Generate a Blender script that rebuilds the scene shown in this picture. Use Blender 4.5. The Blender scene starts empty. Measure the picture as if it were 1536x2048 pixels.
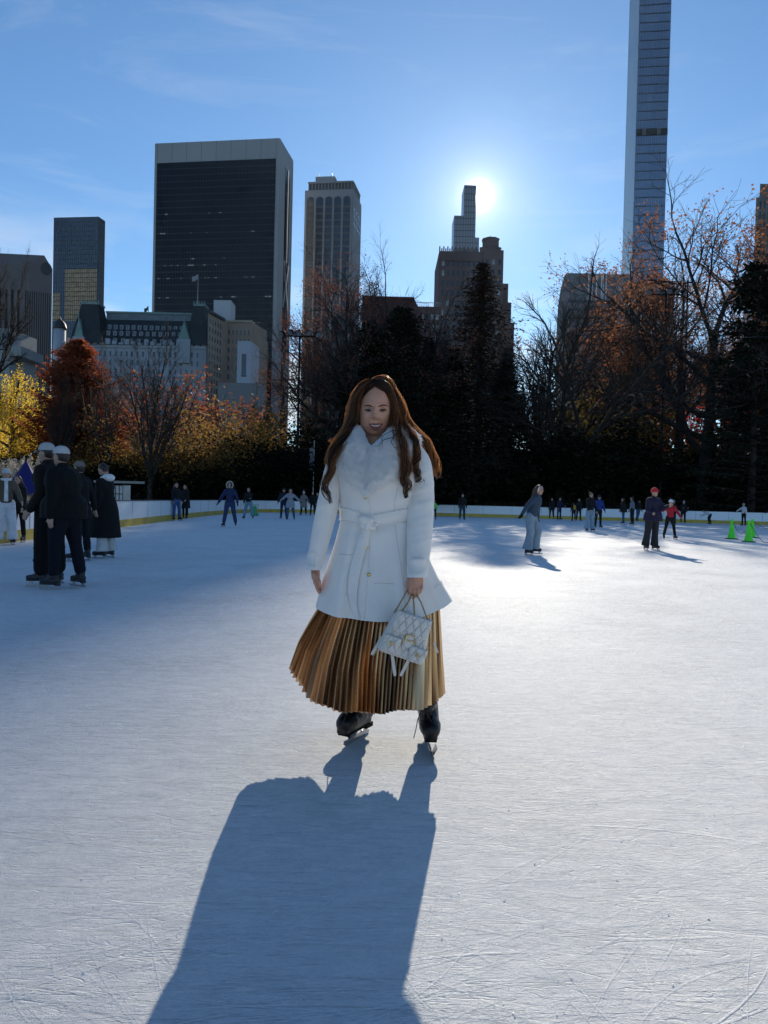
import bpy, bmesh, math, random
import numpy as np
from mathutils import Vector, Matrix, noise as mnoise

C = bpy.context.scene.collection
SC = bpy.context.scene
R = math.radians
rs = np.random.RandomState

# ------------------------------------------------------------------ camera
F = 1450.0
PITCH, ROLL, HC = R(0.91), R(1.38), 1.2
cam_d = bpy.data.cameras.new('camera'); cam = bpy.data.objects.new('camera', cam_d); C.objects.link(cam)
RC = Matrix.Rotation(math.pi/2-PITCH, 3, 'X') @ Matrix.Rotation(ROLL, 3, 'Z')
cam.matrix_world = Matrix.Translation((0, 0, HC)) @ RC.to_4x4()
cam_d.sensor_fit = 'VERTICAL'; cam_d.sensor_height = 36.0; cam_d.lens = 36.0*F/2048
cam_d.clip_start = 0.05; cam_d.clip_end = 9000
SC.camera = cam
SC.render.resolution_x = 768; SC.render.resolution_y = 1024

def ray(px, py):
    return RC @ Vector(((px-768)/F, -(py-1024)/F, -1))
def P(px, py, Y):                     # the point at distance Y seen at a pixel of the photograph
    d = ray(px, py); k = Y/d.y
    return Vector((d.x*k, Y, HC+d.z*k))
def G(px, py, z=0.0):                 # where that sight line meets height z
    d = ray(px, py); k = (z-HC)/d.z
    return Vector((d.x*k, d.y*k, z))

# ------------------------------------------------------------------ sun + sky
SUN = ray(957, 392).normalized()
sun_el = math.asin(SUN.z); sun_az = math.atan2(SUN.x, SUN.y)
sd = bpy.data.lights.new('sun', 'SUN'); so = bpy.data.objects.new('sun', sd); C.objects.link(so)
sd.energy = 5.0; sd.angle = R(0.53); sd.color = (1.0, 0.91, 0.76)
so.rotation_euler = SUN.to_track_quat('Z', 'Y').to_euler(); so.location = (0, -5, 30)
W = bpy.data.worlds.new('World'); SC.world = W; W.use_nodes = True
wt = W.node_tree; wt.nodes.clear()
def wn(t, **k):
    n = wt.nodes.new(t)
    for a, b in k.items(): setattr(n, a, b)
    return n
def wl(a, b): wt.links.new(a, b)
sky = wn('ShaderNodeTexSky', sky_type='NISHITA'); sky.sun_disc = False
sky.sun_elevation = sun_el; sky.sun_rotation = sun_az
sky.air_density = 1.0; sky.dust_density = 0.10; sky.ozone_density = 2.2; sky.altitude = 50
tint = wn('ShaderNodeMix', data_type='RGBA', blend_type='MULTIPLY'); tint.inputs[0].default_value = 1
tint.inputs[7].default_value = (0.66, 0.89, 1.06, 1)
wl(sky.outputs[0], tint.inputs[6])
tc = wn('ShaderNodeTexCoord')
# thin cirrus, stretched along one direction of the dome
mp = wn('ShaderNodeMapping'); mp.inputs['Rotation'].default_value = (0.15, 0.5, 0.35); mp.inputs['Scale'].default_value = (1.3, 3.0, 9.0)
wl(tc.outputs['Generated'], mp.inputs[0])
cn = wn('ShaderNodeTexNoise'); cn.inputs['Scale'].default_value = 1.7; cn.inputs['Detail'].default_value = 8; cn.inputs['Roughness'].default_value = .62; cn.inputs['Distortion'].default_value = .9
wl(mp.outputs[0], cn.inputs[0])
cr = wn('ShaderNodeMapRange'); cr.inputs[1].default_value = .54; cr.inputs[2].default_value = .86; cr.inputs[3].default_value = 0; cr.inputs[4].default_value = .22
wl(cn.outputs[0], cr.inputs[0])
# low cloud bank near the horizon
sx = wn('ShaderNodeSeparateXYZ'); wl(tc.outputs['Generated'], sx.inputs[0])
mp2 = wn('ShaderNodeMapping'); mp2.inputs['Scale'].default_value = (3.5, 3.5, 11); wl(tc.outputs['Generated'], mp2.inputs[0])
cn2 = wn('ShaderNodeTexNoise'); cn2.inputs['Scale'].default_value = 1.6; cn2.inputs['Detail'].default_value = 7; wl(mp2.outputs[0], cn2.inputs[0])
lo = wn('ShaderNodeMapRange'); lo.inputs[1].default_value = .36; lo.inputs[2].default_value = .16; wl(sx.outputs[2], lo.inputs[0])
c2r = wn('ShaderNodeMapRange'); c2r.inputs[1].default_value = .46; c2r.inputs[2].default_value = .66; c2r.inputs[4].default_value = .85; wl(cn2.outputs[0], c2r.inputs[0])
lm = wn('ShaderNodeMath', operation='MULTIPLY'); wl(lo.outputs[0], lm.inputs[0]); wl(c2r.outputs[0], lm.inputs[1])
mx = wn('ShaderNodeMath', operation='MAXIMUM'); wl(cr.outputs[0], mx.inputs[0]); wl(lm.outputs[0], mx.inputs[1])
cm = wn('ShaderNodeMix', data_type='RGBA'); wl(mx.outputs[0], cm.inputs[0]); wl(tint.outputs[2], cm.inputs[6]); cm.inputs[7].default_value = (7.0, 7.4, 7.8, 1)
# the sun itself and its aureole, as light of the sky
nz = wn('ShaderNodeVectorMath', operation='NORMALIZE'); wl(tc.outputs['Generated'], nz.inputs[0])
dt = wn('ShaderNodeVectorMath', operation='DOT_PRODUCT'); wl(nz.outputs[0], dt.inputs[0]); dt.inputs[1].default_value = SUN
ac = wn('ShaderNodeMath', operation='ARCCOSINE'); wl(dt.outputs['Value'], ac.inputs[0])
def lobe(width, amp):                       # amp * exp(-(angle/width))
    a = wn('ShaderNodeMath', operation='DIVIDE'); wl(ac.outputs[0], a.inputs[0]); a.inputs[1].default_value = -width
    e = wn('ShaderNodeMath', operation='EXPONENT'); wl(a.outputs[0], e.inputs[0])
    m = wn('ShaderNodeMath', operation='MULTIPLY'); wl(e.outputs[0], m.inputs[0]); m.inputs[1].default_value = amp
    return m
l1, l2 = lobe(R(0.22), 330.0), lobe(R(1.9), 6.0)
ad = wn('ShaderNodeMath', operation='ADD'); wl(l1.outputs[0], ad.inputs[0]); wl(l2.outputs[0], ad.inputs[1])
gl = wn('ShaderNodeVectorMath', operation='SCALE'); gl.inputs[0].default_value = (1.0, .97, .9); wl(ad.outputs[0], gl.inputs['Scale'])
sm = wn('ShaderNodeVectorMath', operation='ADD'); wl(cm.outputs[2], sm.inputs[0]); wl(gl.outputs[0], sm.inputs[1])
bg = wn('ShaderNodeBackground'); bg.inputs[1].default_value = 0.090; wl(sm.outputs[0], bg.inputs[0])
wo = wn('ShaderNodeOutputWorld'); wl(bg.outputs[0], wo.inputs[0])
SC.view_settings.view_transform = 'Standard'; SC.view_settings.look = 'None'
SC.view_settings.exposure = 0.50; SC.view_settings.gamma = 1.0
SC.render.engine = 'CYCLES'

# ------------------------------------------------------------------ helpers
def tag(o, label=None, cat=None, group=None, kind=None):
    if label: o['label'] = label
    if cat: o['category'] = cat
    if group: o['group'] = group
    if kind: o['kind'] = kind
    return o
def empty(name, loc, label=None, cat=None, group=None):
    o = bpy.data.objects.new(name, None); C.objects.link(o); o.location = loc; o.empty_display_size = .2
    return tag(o, label, cat, group)
def rootloc(o):
    v = Vector((0, 0, 0))
    while o is not None: v += o.location; o = o.parent
    return v

def pm(name, col, rough=.6, metal=0.0, var=.12, scale=4.0, bump=0.0, bscale=60.0, trans=0.0, spec=.5, col2=None, stretch=None, sheen=0):
    m = bpy.data.materials.new(name); m.use_nodes = True; t = m.node_tree; b = t.nodes['Principled BSDF']; L = t.links.new
    b.inputs['Roughness'].default_value = rough; b.inputs['Metallic'].default_value = metal
    b.inputs['Specular IOR Level'].default_value = spec
    if sheen: b.inputs['Sheen Weight'].default_value = sheen
    c = t.nodes.new('ShaderNodeTexCoord'); mpn = t.nodes.new('ShaderNodeMapping'); L(c.outputs['Object'], mpn.inputs[0])
    if stretch: mpn.inputs['Scale'].default_value = stretch
    n = t.nodes.new('ShaderNodeTexNoise'); n.inputs['Scale'].default_value = scale; n.inputs['Detail'].default_value = 5; L(mpn.outputs[0], n.inputs[0])
    mr = t.nodes.new('ShaderNodeMapRange'); mr.inputs[1].default_value = .3; mr.inputs[2].default_value = .7; L(n.outputs[0], mr.inputs[0])
    mixn = t.nodes.new('ShaderNodeMix'); mixn.data_type = 'RGBA'; L(mr.outputs[0], mixn.inputs[0])
    a = [max(0, x*(1-var)) for x in col]; z = col2 if col2 else [min(1, x*(1+var)) for x in col]
    mixn.inputs[6].default_value = (*a, 1); mixn.inputs[7].default_value = (*z, 1)
    L(mixn.outputs[2], b.inputs['Base Color'])
    if bump:
        n2 = t.nodes.new('ShaderNodeTexNoise'); n2.inputs['Scale'].default_value = bscale; n2.inputs['Detail'].default_value = 4; L(mpn.outputs[0], n2.inputs[0])
        bp = t.nodes.new('ShaderNodeBump'); bp.inputs['Strength'].default_value = bump; bp.inputs['Distance'].default_value = .01
        L(n2.outputs[0], bp.inputs['Height']); L(bp.outputs[0], b.inputs['Normal'])
    if trans:
        tr = t.nodes.new('ShaderNodeBsdfTranslucent'); L(mixn.outputs[2], tr.inputs[0])
        ms = t.nodes.new('ShaderNodeMixShader'); ms.inputs[0].default_value = trans
        L(b.outputs[0], ms.inputs[1]); L(tr.outputs[0], ms.inputs[2]); L(ms.outputs[0], t.nodes['Material Output'].inputs[0])
    return m

def np_mesh(name, V, Fc, mat, parent=None, smooth=False, wh=None):
    """V (n,3) world coordinates, Fc (m,k) one face size; links ONE object"""
    V = np.asarray(V, dtype=np.float32).copy(); Fc = np.asarray(Fc, dtype=np.int32)
    if parent is not None: V -= np.array(rootloc(parent), dtype=np.float32)
    me = bpy.data.meshes.new(name); k = Fc.shape[1]; m = len(Fc)
    me.vertices.add(len(V)); me.vertices.foreach_set('co', V.ravel())
    me.loops.add(m*k); me.loops.foreach_set('vertex_index', Fc.ravel())
    me.polygons.add(m); me.polygons.foreach_set('loop_start', np.arange(0, m*k, k, dtype=np.int32))
    me.polygons.foreach_set('loop_total', np.full(m, k, dtype=np.int32))
    if smooth: me.polygons.foreach_set('use_smooth', np.ones(m, dtype=bool))
    me.update(calc_edges=True); me.materials.append(mat)
    o = bpy.data.objects.new(name, me); C.objects.link(o)
    if parent is not None: o.parent = parent
    return o

class MB:
    def __init__(s): s.v = []; s.f = []; s.mi = []
    def add(s, vs, fs, mi=0):
        n = len(s.v); s.v += [tuple(v) for v in vs]; s.f += [tuple(i+n for i in f) for f in fs]; s.mi += [mi]*len(fs); return s
    def box(s, c, d, rz=0.0, mi=0):
        x, y, z = d[0]/2, d[1]/2, d[2]/2; ca, sa = math.cos(rz), math.sin(rz); vs = []
        for sz in (-z, z):
            for a, b in ((-x, -y), (x, -y), (x, y), (-x, y)):
                vs.append((c[0]+a*ca-b*sa, c[1]+a*sa+b*ca, c[2]+sz))
        return s.add(vs, [(0, 3, 2, 1), (4, 5, 6, 7), (0, 1, 5, 4), (1, 2, 6, 5), (2, 3, 7, 6), (3, 0, 4, 7)], mi)
    def prism(s, poly, z0, z1, top=None, mi=0):
        n = len(poly); top = top or poly
        vs = [(p[0], p[1], z0) for p in poly]+[(p[0], p[1], z1) for p in top]
        fs = [tuple(range(n-1, -1, -1)), tuple(range(n, 2*n))]+[(i, (i+1) % n, n+(i+1) % n, n+i) for i in range(n)]
        return s.add(vs, fs, mi)
    def wallbox(s, A, B, u0, u1, z0, z1, out, inn=0.0, mi=0):
        """box on the wall line A->B between metres u0..u1 and heights z0..z1, standing out of the wall by out"""
        d = Vector((B[0]-A[0], B[1]-A[1])); d.normalize(); n = Vector((d.y, -d.x))
        p = [Vector((A[0], A[1]))+d*u for u in (u0, u1)]
        q = [p[0]+n*out, p[1]+n*out, p[1]-n*inn, p[0]-n*inn]
        return s.prism([(a.x, a.y) for a in q], z0, z1, mi=mi)
    def tube(s, pts, rad, k=8, cap=True, mi=0, flat=1.0):
        pts = [Vector(p) for p in pts]
        if not hasattr(rad, '__len__'): rad = [rad]*len(pts)
        vs = []; fs = []; up = None
        for i, p in enumerate(pts):
            t = (pts[min(i+1, len(pts)-1)]-pts[max(i-1, 0)])
            t = t.normalized() if t.length > 1e-9 else Vector((0, 0, 1))
            if up is None: up = t.orthogonal().normalized()
            up = (up-t*up.dot(t)); up = up.normalized() if up.length > 1e-6 else t.orthogonal().normalized()
            w = t.cross(up)
            for j in range(k):
                a = 2*math.pi*j/k
                vs.append(p+(up*math.cos(a)+w*math.sin(a)*flat)*rad[i])
        for i in range(len(pts)-1):
            for j in range(k):
                a, b = i*k+j, i*k+(j+1) % k
                fs.append((a, b, b+k, a+k))
        if cap: fs.append(tuple(range(k-1, -1, -1))); fs.append(tuple((len(pts)-1)*k+j for j in range(k)))
        return s.add(vs, fs, mi)
    def ball(s, c, r, nu=12, nv=8, mi=0, rot=None):
        r = r if hasattr(r, '__len__') else (r, r, r); vs = []; fs = []
        for i in range(nv+1):
            th = math.pi*i/nv
            for j in range(nu):
                ph = 2*math.pi*j/nu
                v = Vector((r[0]*math.sin(th)*math.cos(ph), r[1]*math.sin(th)*math.sin(ph), r[2]*math.cos(th)))
                if rot: v = rot @ v
                vs.append(Vector(c)+v)
        for i in range(nv):
            for j in range(nu):
                a, b = i*nu+j, i*nu+(j+1) % nu
                fs.append((a, a+nu, b+nu, b))
        return s.add(vs, fs, mi)
    def build(s, name, mat, parent=None, smooth=False):
        off = rootloc(parent) if parent is not None else Vector((0, 0, 0))
        me = bpy.data.meshes.new(name); me.from_pydata([tuple(Vector(v)-off) for v in s.v], [], s.f)
        mats = mat if isinstance(mat, (list, tuple)) else [mat]
        for m in mats: me.materials.append(m)
        if len(mats) > 1: me.polygons.foreach_set('material_index', s.mi)
        if smooth: me.polygons.foreach_set('use_smooth', [True]*len(me.polygons))
        me.update()
        o = bpy.data.objects.new(name, me); C.objects.link(o)
        if parent is not None: o.parent = parent
        return o
def smooth_by_angle(o, ang=40):
    me = o.data; bm = bmesh.new(); bm.from_mesh(me)
    for e in bm.edges:
        if len(e.link_faces) == 2: e.smooth = e.calc_face_angle(0) < R(ang)
    for f in bm.faces: f.smooth = True
    bm.to_mesh(me); bm.free()
# ------------------------------------------------------------------ ground, ice, rink
def terrain_h(x, y):
    # the wooded bank that rises behind the rink
    d = max(0.0, y-63.5); dl = max(0.0, -13.0-x)
    a = 6.5*(1-math.exp(-(d/22.0)**1.5)) if d > 0 else 0
    b = 2.2*(1-math.exp(-(dl/16.0)**1.6)) if dl > 0 else 0
    h = max(a, b)
    if x > 10: h *= 1+.25*min(1, (x-10)/30)
    return h+(.35*mnoise.noise(Vector((x*.11, y*.11, 0))) if h > .3 else 0)
def make_ground():
    nx, ny = 90, 80; xs = np.concatenate([[-3500, -900], np.linspace(-150, 170, nx), [900, 3500]]); ys = np.concatenate([[-3500, -300], np.linspace(-40, 200, ny), [900, 5500]])
    V = [(x, y, terrain_h(x, y)-.03) for y in ys for x in xs]; n = len(xs)
    Fc = [(j*n+i, j*n+i+1, (j+1)*n+i+1, (j+1)*n+i) for j in range(len(ys)-1) for i in range(n-1)]
    m = pm('earth_litter', (.05, .042, .03), .95, var=.4, scale=.8, bump=.6, bscale=4, col2=(.09, .065, .035))
    return tag(np_mesh('ground', V, Fc, m, smooth=True), kind='structure')
make_ground()

def ice_material():
    m = bpy.data.materials.new('ice'); m.use_nodes = True; t = m.node_tree; b = t.nodes['Principled BSDF']; L = t.links.new
    def N(ty, **k):
        n = t.nodes.new(ty)
        for a, v in k.items(): setattr(n, a, v)
        return n
    tcn = N('ShaderNodeTexCoord')
    def noise(scale, stretch=(1, 1, 1), rot=0.0, detail=4, dist=0.0, rough=.55):
        mp = N('ShaderNodeMapping'); mp.inputs['Scale'].default_value = stretch; mp.inputs['Rotation'].default_value = (0, 0, rot)
        L(tcn.outputs['Object'], mp.inputs[0])
        n = N('ShaderNodeTexNoise'); n.inputs['Scale'].default_value = scale; n.inputs['Detail'].default_value = detail
        n.inputs['Distortion'].default_value = dist; n.inputs['Roughness'].default_value = rough; L(mp.outputs[0], n.inputs[0]); return n.outputs[0]
    def math2(op, a, c):
        n = N('ShaderNodeMath', operation=op)
        for i, v in enumerate((a, c)):
            if isinstance(v, (int, float)): n.inputs[i].default_value = v
            else: L(v, n.inputs[i])
        return n.outputs[0]
    def ridge(x, w):                        # thin line where the noise passes its middle value
        d = math2('ABSOLUTE', math2('SUBTRACT', x, .5), 0); n = N('ShaderNodeMapRange'); n.inputs[1].default_value = 0; n.inputs[2].default_value = w
        n.inputs[3].default_value = 1; n.inputs[4].default_value = 0; L(d, n.inputs[0]); return n.outputs[0]
    # blade cuts in several directions
    cuts = None
    for rot, sc, st, w in ((R(4), 2.2, (1, 9, 1), .012), (R(-12), 3.1, (1, 8, 1), .012), (R(38), 2.4, (1, 7, 1), .010), (R(-50), 2.0, (1, 8, 1), .010), (R(80), 1.8, (1, 8, 1), .010)):
        r_ = ridge(noise(sc, st, rot, 2, .6), w)
        g = N('ShaderNodeMapRange'); g.inputs[1].default_value = .45; g.inputs[2].default_value = .6; L(noise(.9, (1, 1, 1), rot+1, 2), g.inputs[0])
        r_ = math2('MULTIPLY', r_, g.outputs[0]); cuts = r_ if cuts is None else math2('MAXIMUM', cuts, r_)
    fine = noise(38, (1, 1.9, 1), R(3), 8, 0, .78); grain = noise(210, (1, 1.6, 1), 0, 3, 0, .7); mid = noise(7, (1, 2.2, 1), R(-4), 8, .2, .75); broad = noise(.55, (1, 1.6, 1), 0, 3)
    # colour : scraped snow over bluish ice
    cr_ = N('ShaderNodeValToRGB'); cr_.color_ramp.elements[0].position = .32; cr_.color_ramp.elements[0].color = (.50, .53, .57, 1)
    cr_.color_ramp.elements[1].position = .68; cr_.color_ramp.elements[1].color = (.93, .93, .92, 1)
    s = math2('ADD', math2('MULTIPLY', mid, .50), math2('MULTIPLY', fine, .45)); s = math2('ADD', s, math2('MULTIPLY', broad, .15)); L(s, cr_.inputs[0])
    mx_ = N('ShaderNodeMix', data_type='RGBA'); L(math2('MULTIPLY', cuts, .55), mx_.inputs[0]); L(cr_.outputs[0], mx_.inputs[6]); mx_.inputs[7].default_value = (.85, .88, .9, 1)
    L(mx_.outputs[2], b.inputs['Base Color'])
    rr = N('ShaderNodeMapRange'); rr.inputs[1].default_value = .3; rr.inputs[2].default_value = .7; rr.inputs[3].default_value = .46; rr.inputs[4].default_value = .70; L(mid, rr.inputs[0]); L(rr.outputs[0], b.inputs['Roughness'])
    b.inputs['IOR'].default_value = 1.31; b.inputs['Specular IOR Level'].default_value = .04
    h = math2('ADD', math2('MULTIPLY', fine, 1.5), math2('MULTIPLY', grain, 1.1)); h = math2('ADD', h, math2('MULTIPLY', mid, .4)); h = math2('SUBTRACT', h, math2('MULTIPLY', cuts, .9))
    bp = N('ShaderNodeBump'); bp.inputs['Strength'].default_value = .9; bp.inputs['Distance'].default_value = .0055; L(h, bp.inputs['Height']); L(bp.outputs[0], b.inputs['Normal'])
    return m
# outline of the rink: left side, rounded corner, far side, right side
RINK = [(-7.6, -25), (-8.3, 5), (-8.75, 17), (-9.5, 26), (-10.6, 40), (-11.0, 50), (-10.6, 56), (-9.2, 60), (-6.5, 61.8), (-2, 61.9), (5, 61.2), (15, 60.0), (22, 58.4), (28, 56.7), (33, 55.2), (40, 53.5), (46, 50), (50, 44), (52, 36), (53, 10), (52, -25)]
def smooth_path(p, n=3):
    for _ in range(n):
        q = [p[0]]
        for a, b in zip(p[:-1], p[1:]): q += [(a[0]*.75+b[0]*.25, a[1]*.75+b[1]*.25), (a[0]*.25+b[0]*.75, a[1]*.25+b[1]*.75)]
        p = q+[p[-1]]
    return p
RP = smooth_path(RINK, 2)
ICE = ice_material()
mb = MB(); mb.add([(x, y, 0.0) for x, y in RP], [tuple(range(len(RP)-1, -1, -1))]); tag(mb.build('ice', ICE), kind='structure')
# concrete walk round the rink
mb = MB(); n = len(RP)
def offs(path, d):
    out = []
    for i, p in enumerate(path):
        a = Vector(path[max(i-1, 0)]); b = Vector(path[min(i+1, len(path)-1)]); t = (b-a).normalized(); nrm = Vector((-t.y, t.x)); out.append(tuple(Vector(p)+nrm*d))
    return out
o1, o2 = offs(RP, .16), offs(RP, 2.2)
mb.add([(x, y, -.004) for x, y in o1]+[(x, y, -.004) for x, y in o2], [(i, i+1, n+i+1, n+i) for i in range(n-1)])
tag(mb.build('pavement', pm('concrete', (.09, .088, .085), .9, var=.3, scale=1.5)), kind='structure')

def strip(path, d0, d1, z0, z1):
    a, b = offs(path, d0), offs(path, d1); n = len(path)
    V = [(x, y, z0) for x, y in a]+[(x, y, z0) for x, y in b]+[(x, y, z1) for x, y in b]+[(x, y, z1) for x, y in a]; F_ = []
    for i in range(n-1):
        for k in range(4): F_.append((k*n+i, k*n+i+1, ((k+1) % 4)*n+i+1, ((k+1) % 4)*n+i))
    return MB().add(V, F_)
BW = pm('barrier_white', (.80, .82, .84), .38, var=.05, scale=.7, bump=.05, bscale=2)
BY = pm('kick_yellow', (.50, .36, .05), .5, var=.2, scale=1.2)
BC = pm('cap_dark', (.03, .03, .035), .5)
bar = empty('rink_barrier', (-10, 40, 0), 'long white dasher wall with mustard yellow kick strip curving round the ice', 'barrier')
strip(RP, 0, .10, .27, .95).build('white_panel', BW, bar); strip(RP, -.015, .11, .0, .268).build('kick_strip', BY, bar)
strip(RP, -.02, .13, .952, .985).build('top_rail', BC, bar)
# seams between panels
SEAMM = pm('seam', (.3, .31, .33), .7); acc = 0; last = None
for a, b in zip(RP[:-1], RP[1:]):
    a, b = Vector(a), Vector(b); L_ = (b-a).length; t = (b-a)/L_; s0 = 2.4-acc
    while s0 < L_:
        p = a+t*s0; rz = math.atan2(t.y, t.x); MB().box((p.x+t.y*.003, p.y-t.x*.003, .61), (.02, .01, .66), rz).build('panel_seam', SEAMM, bar) if p.y > 8 else None; s0 += 2.4
    acc = L_-(s0-2.4)
pass

# blade marks on the ice: long shallow arcs, raised snow edges
def scratches():
    rg = rs(31); A = []; Fq = []; n0 = 0
    for k in range(2600):
        Y = 1.5+22*rg.rand()**2.2; X = rg.uniform(-.75, .75)*Y*.95; kind = rg.rand()
        th = rg.normal()*.22 if kind < .72 else rg.uniform(0, 3.14); L_ = rg.uniform(.12, 1.2)*(1 if Y < 5 else 2.2); cur = rg.normal()*.6; w = rg.uniform(.0002, .0006)*(1 if rg.rand() > .04 else 2.2)*(1+Y*.10); n = 12; x, y = X, Y; c = []
        for i in range(n): c.append((x, y, th)); x += math.cos(th)*L_/n; y += math.sin(th)*L_/n; th += cur*L_/n
        for i, (x, y, t) in enumerate(c):
            ww = w*math.sin(math.pi*(i+.3)/(n-.4)); A += [(x-math.sin(t)*ww, y+math.cos(t)*ww, .0022), (x, y, .0024), (x+math.sin(t)*ww, y-math.cos(t)*ww, .0022)]
        for i in range(n-1):
            b = n0+3*i; Fq += [(b, b+1, b+4, b+3), (b+1, b+2, b+5, b+4)]
        n0 += 3*n
    m = pm('scraped_snow', (.82, .84, .86), .6, var=.06, scale=3, bump=.4, bscale=300, spec=.12)
    tag(np_mesh('blade_marks', A, Fq, m), kind='stuff')
    # snow crumbs kicked up by the blades
    V = []; Fc = []; n0 = 0
    for k in range(900):
        Y = 1.5+14*rg.rand()**1.8; X = rg.uniform(-.7, .7)*Y; r = rg.uniform(.0010, .0030)*(1+Y*.1)
        if rg.rand() < .006: r *= 1.8
        tp = rg.uniform(-1, 1, (4, 3))*.5+[[-1, -1, 0], [1, -1, 0], [0, 1, 0], [0, 0, 1.3]]; V += [(X+a*r, Y+b*r, max(0, c)*r*.8+.001) for a, b, c in tp]; Fc += [(n0, n0+1, n0+3), (n0+1, n0+2, n0+3), (n0+2, n0, n0+3)]; n0 += 4
    tag(np_mesh('snow_crumbs', V, Fc, m), kind='stuff')
scratches()
# ------------------------------------------------------------------ the skyline
GL = pm('window_glass', (.02, .028, .04), .12, spec=.6, var=.4, scale=.2)
GLL = pm('window_blind', (.30, .31, .30), .4, var=.4, scale=.3)
DWN = pm('dark_window', (.010, .012, .016), .5, spec=.15, var=.3)
def atz(px, py, z): return G(px, py, z)
def xy(v): return (v.x, v.y)
def body_parts(par, A, B, Cc, z1, mat, name='wall', z0=0.0):
    """A left front, B corner, Cc third corner of a parallelogram plan; returns the fourth"""
    D = (A[0]+Cc[0]-B[0], A[1]+Cc[1]-B[1]); poly = [A, B, Cc, D]
    area = sum(poly[i][0]*poly[(i+1) % 4][1]-poly[(i+1) % 4][0]*poly[i][1] for i in range(4))
    if area < 0: poly = poly[::-1]
    MB().prism(poly, z0, z1).build(name, mat, par); return D
def windows(par, A, B, z0, z1, nu, nz, fw=.5, fh=.55, mat=None, u0=.04, u1=.96, keep=60, skip=None, name='window', out=.06, frame=None, rng=None):
    """rows from the top down; the first `keep` are parts of their own, the rest one part"""
    mat = mat or GL; A, B = Vector(A), Vector(B); d = B-A; Lw = d.length; d = d/Lw; nrm = Vector((d.y, -d.x)); rz = math.atan2(d.y, d.x)
    w = Lw*(u1-u0)/nu*fw; h = (z1-z0)/nz*fh; rest = MB(); k = 0; proto = {}
    mats = mat if isinstance(mat, (list, tuple)) else [mat]; rng = rng or random.Random(int(abs(A.x)*7+nz))
    for j in range(nz):
        z = z1-(z1-z0)*(j+.5)/nz
        for i in range(nu):
            if skip and skip(i, j): continue
            u = Lw*(u0+(u1-u0)*(i+.5)/nu); p = A+d*u+nrm*(out/2-.02); mi = rng.choices(range(len(mats)), [6]+[1]*(len(mats)-1))[0]
            if k < keep:
                if mi not in proto:
                    o = MB().box((0, 0, 0), (w, out, h), rz).box((0, 0, 0), (w*.06, out+.04, h), rz).box((nrm.x*.04, nrm.y*.04, -h/2-h*.06), (w*1.15, out+.1, h*.1), rz).build(name, [mats[mi]], None)
                    proto[mi] = o.data; C.objects.unlink(o); bpy.data.objects.remove(o)
                o = bpy.data.objects.new(name, proto[mi]); C.objects.link(o); o.parent = par; o.location = Vector((p.x, p.y, z))-rootloc(par); k += 1
            else: rest.box((p.x, p.y, z), (w, out, h), rz, mi=mi)
    if rest.v: tag(rest.build(name, mats, par), kind='stuff')
def grid(par, A, B, z0, z1, nu, nz, tv, th, mat, out=.25, name='mullion_grid', u0=0, u1=1):
    A, B = Vector(A), Vector(B); Lw = (B-A).length; mb = MB()
    for i in range(nu+1):
        u = Lw*(u0+(u1-u0)*i/nu); mb.wallbox(A, B, max(0, u-tv/2), min(Lw, u+tv/2), z0, z1, out)
    for j in range(nz+1):
        z = z0+(z1-z0)*j/nz; mb.wallbox(A, B, Lw*u0, Lw*u1, z-th/2, z+th/2, out*.8)
    return mb.build(name, mat, par)

# --- dark glass slab far left
def bldg_root(name, pt, *a, **k): return empty(name, (pt[0], pt[1], 0), *a, **k)
Bc = P(197, 434, 600); Hh = Bc.z; A, B, Cc = xy(atz(108, 436, Hh)), xy(Bc), xy(atz(210, 443, Hh))
t = bldg_root('glass_tower', B, 'dark blue gridded glass office tower left of the big black slab, behind the hotel', 'building')
GT = pm('tower_glass_blue', (.05, .075, .12), .1, spec=.8, var=.3, scale=.05)
body_parts(t, A, B, Cc, Hh, GT, 'curtain_wall')
DM = pm('dark_mullion', (.02, .024, .03), .5)
grid(t, A, B, 0, Hh, 24, 60, .35, .5, DM); grid(t, B, Cc, 0, Hh, 8, 60, .35, .5, DM)
MB().box((B[0]-12, B[1]+8, Hh+1.0), (3, 3, 2)).box((B[0]-6, B[1]+8, Hh+1.2), (1, 1, 2.4)).build('roof_plant', DM, t)
# reflection of a sunlit stone block, painted as golden panels on the curtain wall
gold = pm('painted_reflection', (.50, .34, .17), .45, metal=0, var=.55, scale=.35, col2=(.62, .44, .24), stretch=(1, 1, 2))
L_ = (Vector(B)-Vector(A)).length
MB().wallbox(A, B, L_*.27, L_*.985, P(140, 640, 600).z, P(150, 537, 600).z, .12).wallbox(A, B, L_*.0, L_*.16, P(140, 640, 600).z, P(120, 584, 600).z, .12).build('reflection_panels', gold, t)

# --- stone tower with a split gable, far left
z = P(48, 524, 420).z; Bc = P(48, 530, 420); H = Bc.z
A, B, Cc = xy(atz(-30, 532, H)), xy(Bc), xy(atz(105, 538, H))
A = (B[0]-26, B[1]-2)
t = bldg_root('office_tower', B, 'grey stone tower with a gabled top and round notch at the left edge', 'building')
ST = pm('pink_grey_stone', (.14, .13, .135), .85, var=.1, scale=.05)
D = body_parts(t, A, B, Cc, H, ST)
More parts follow.
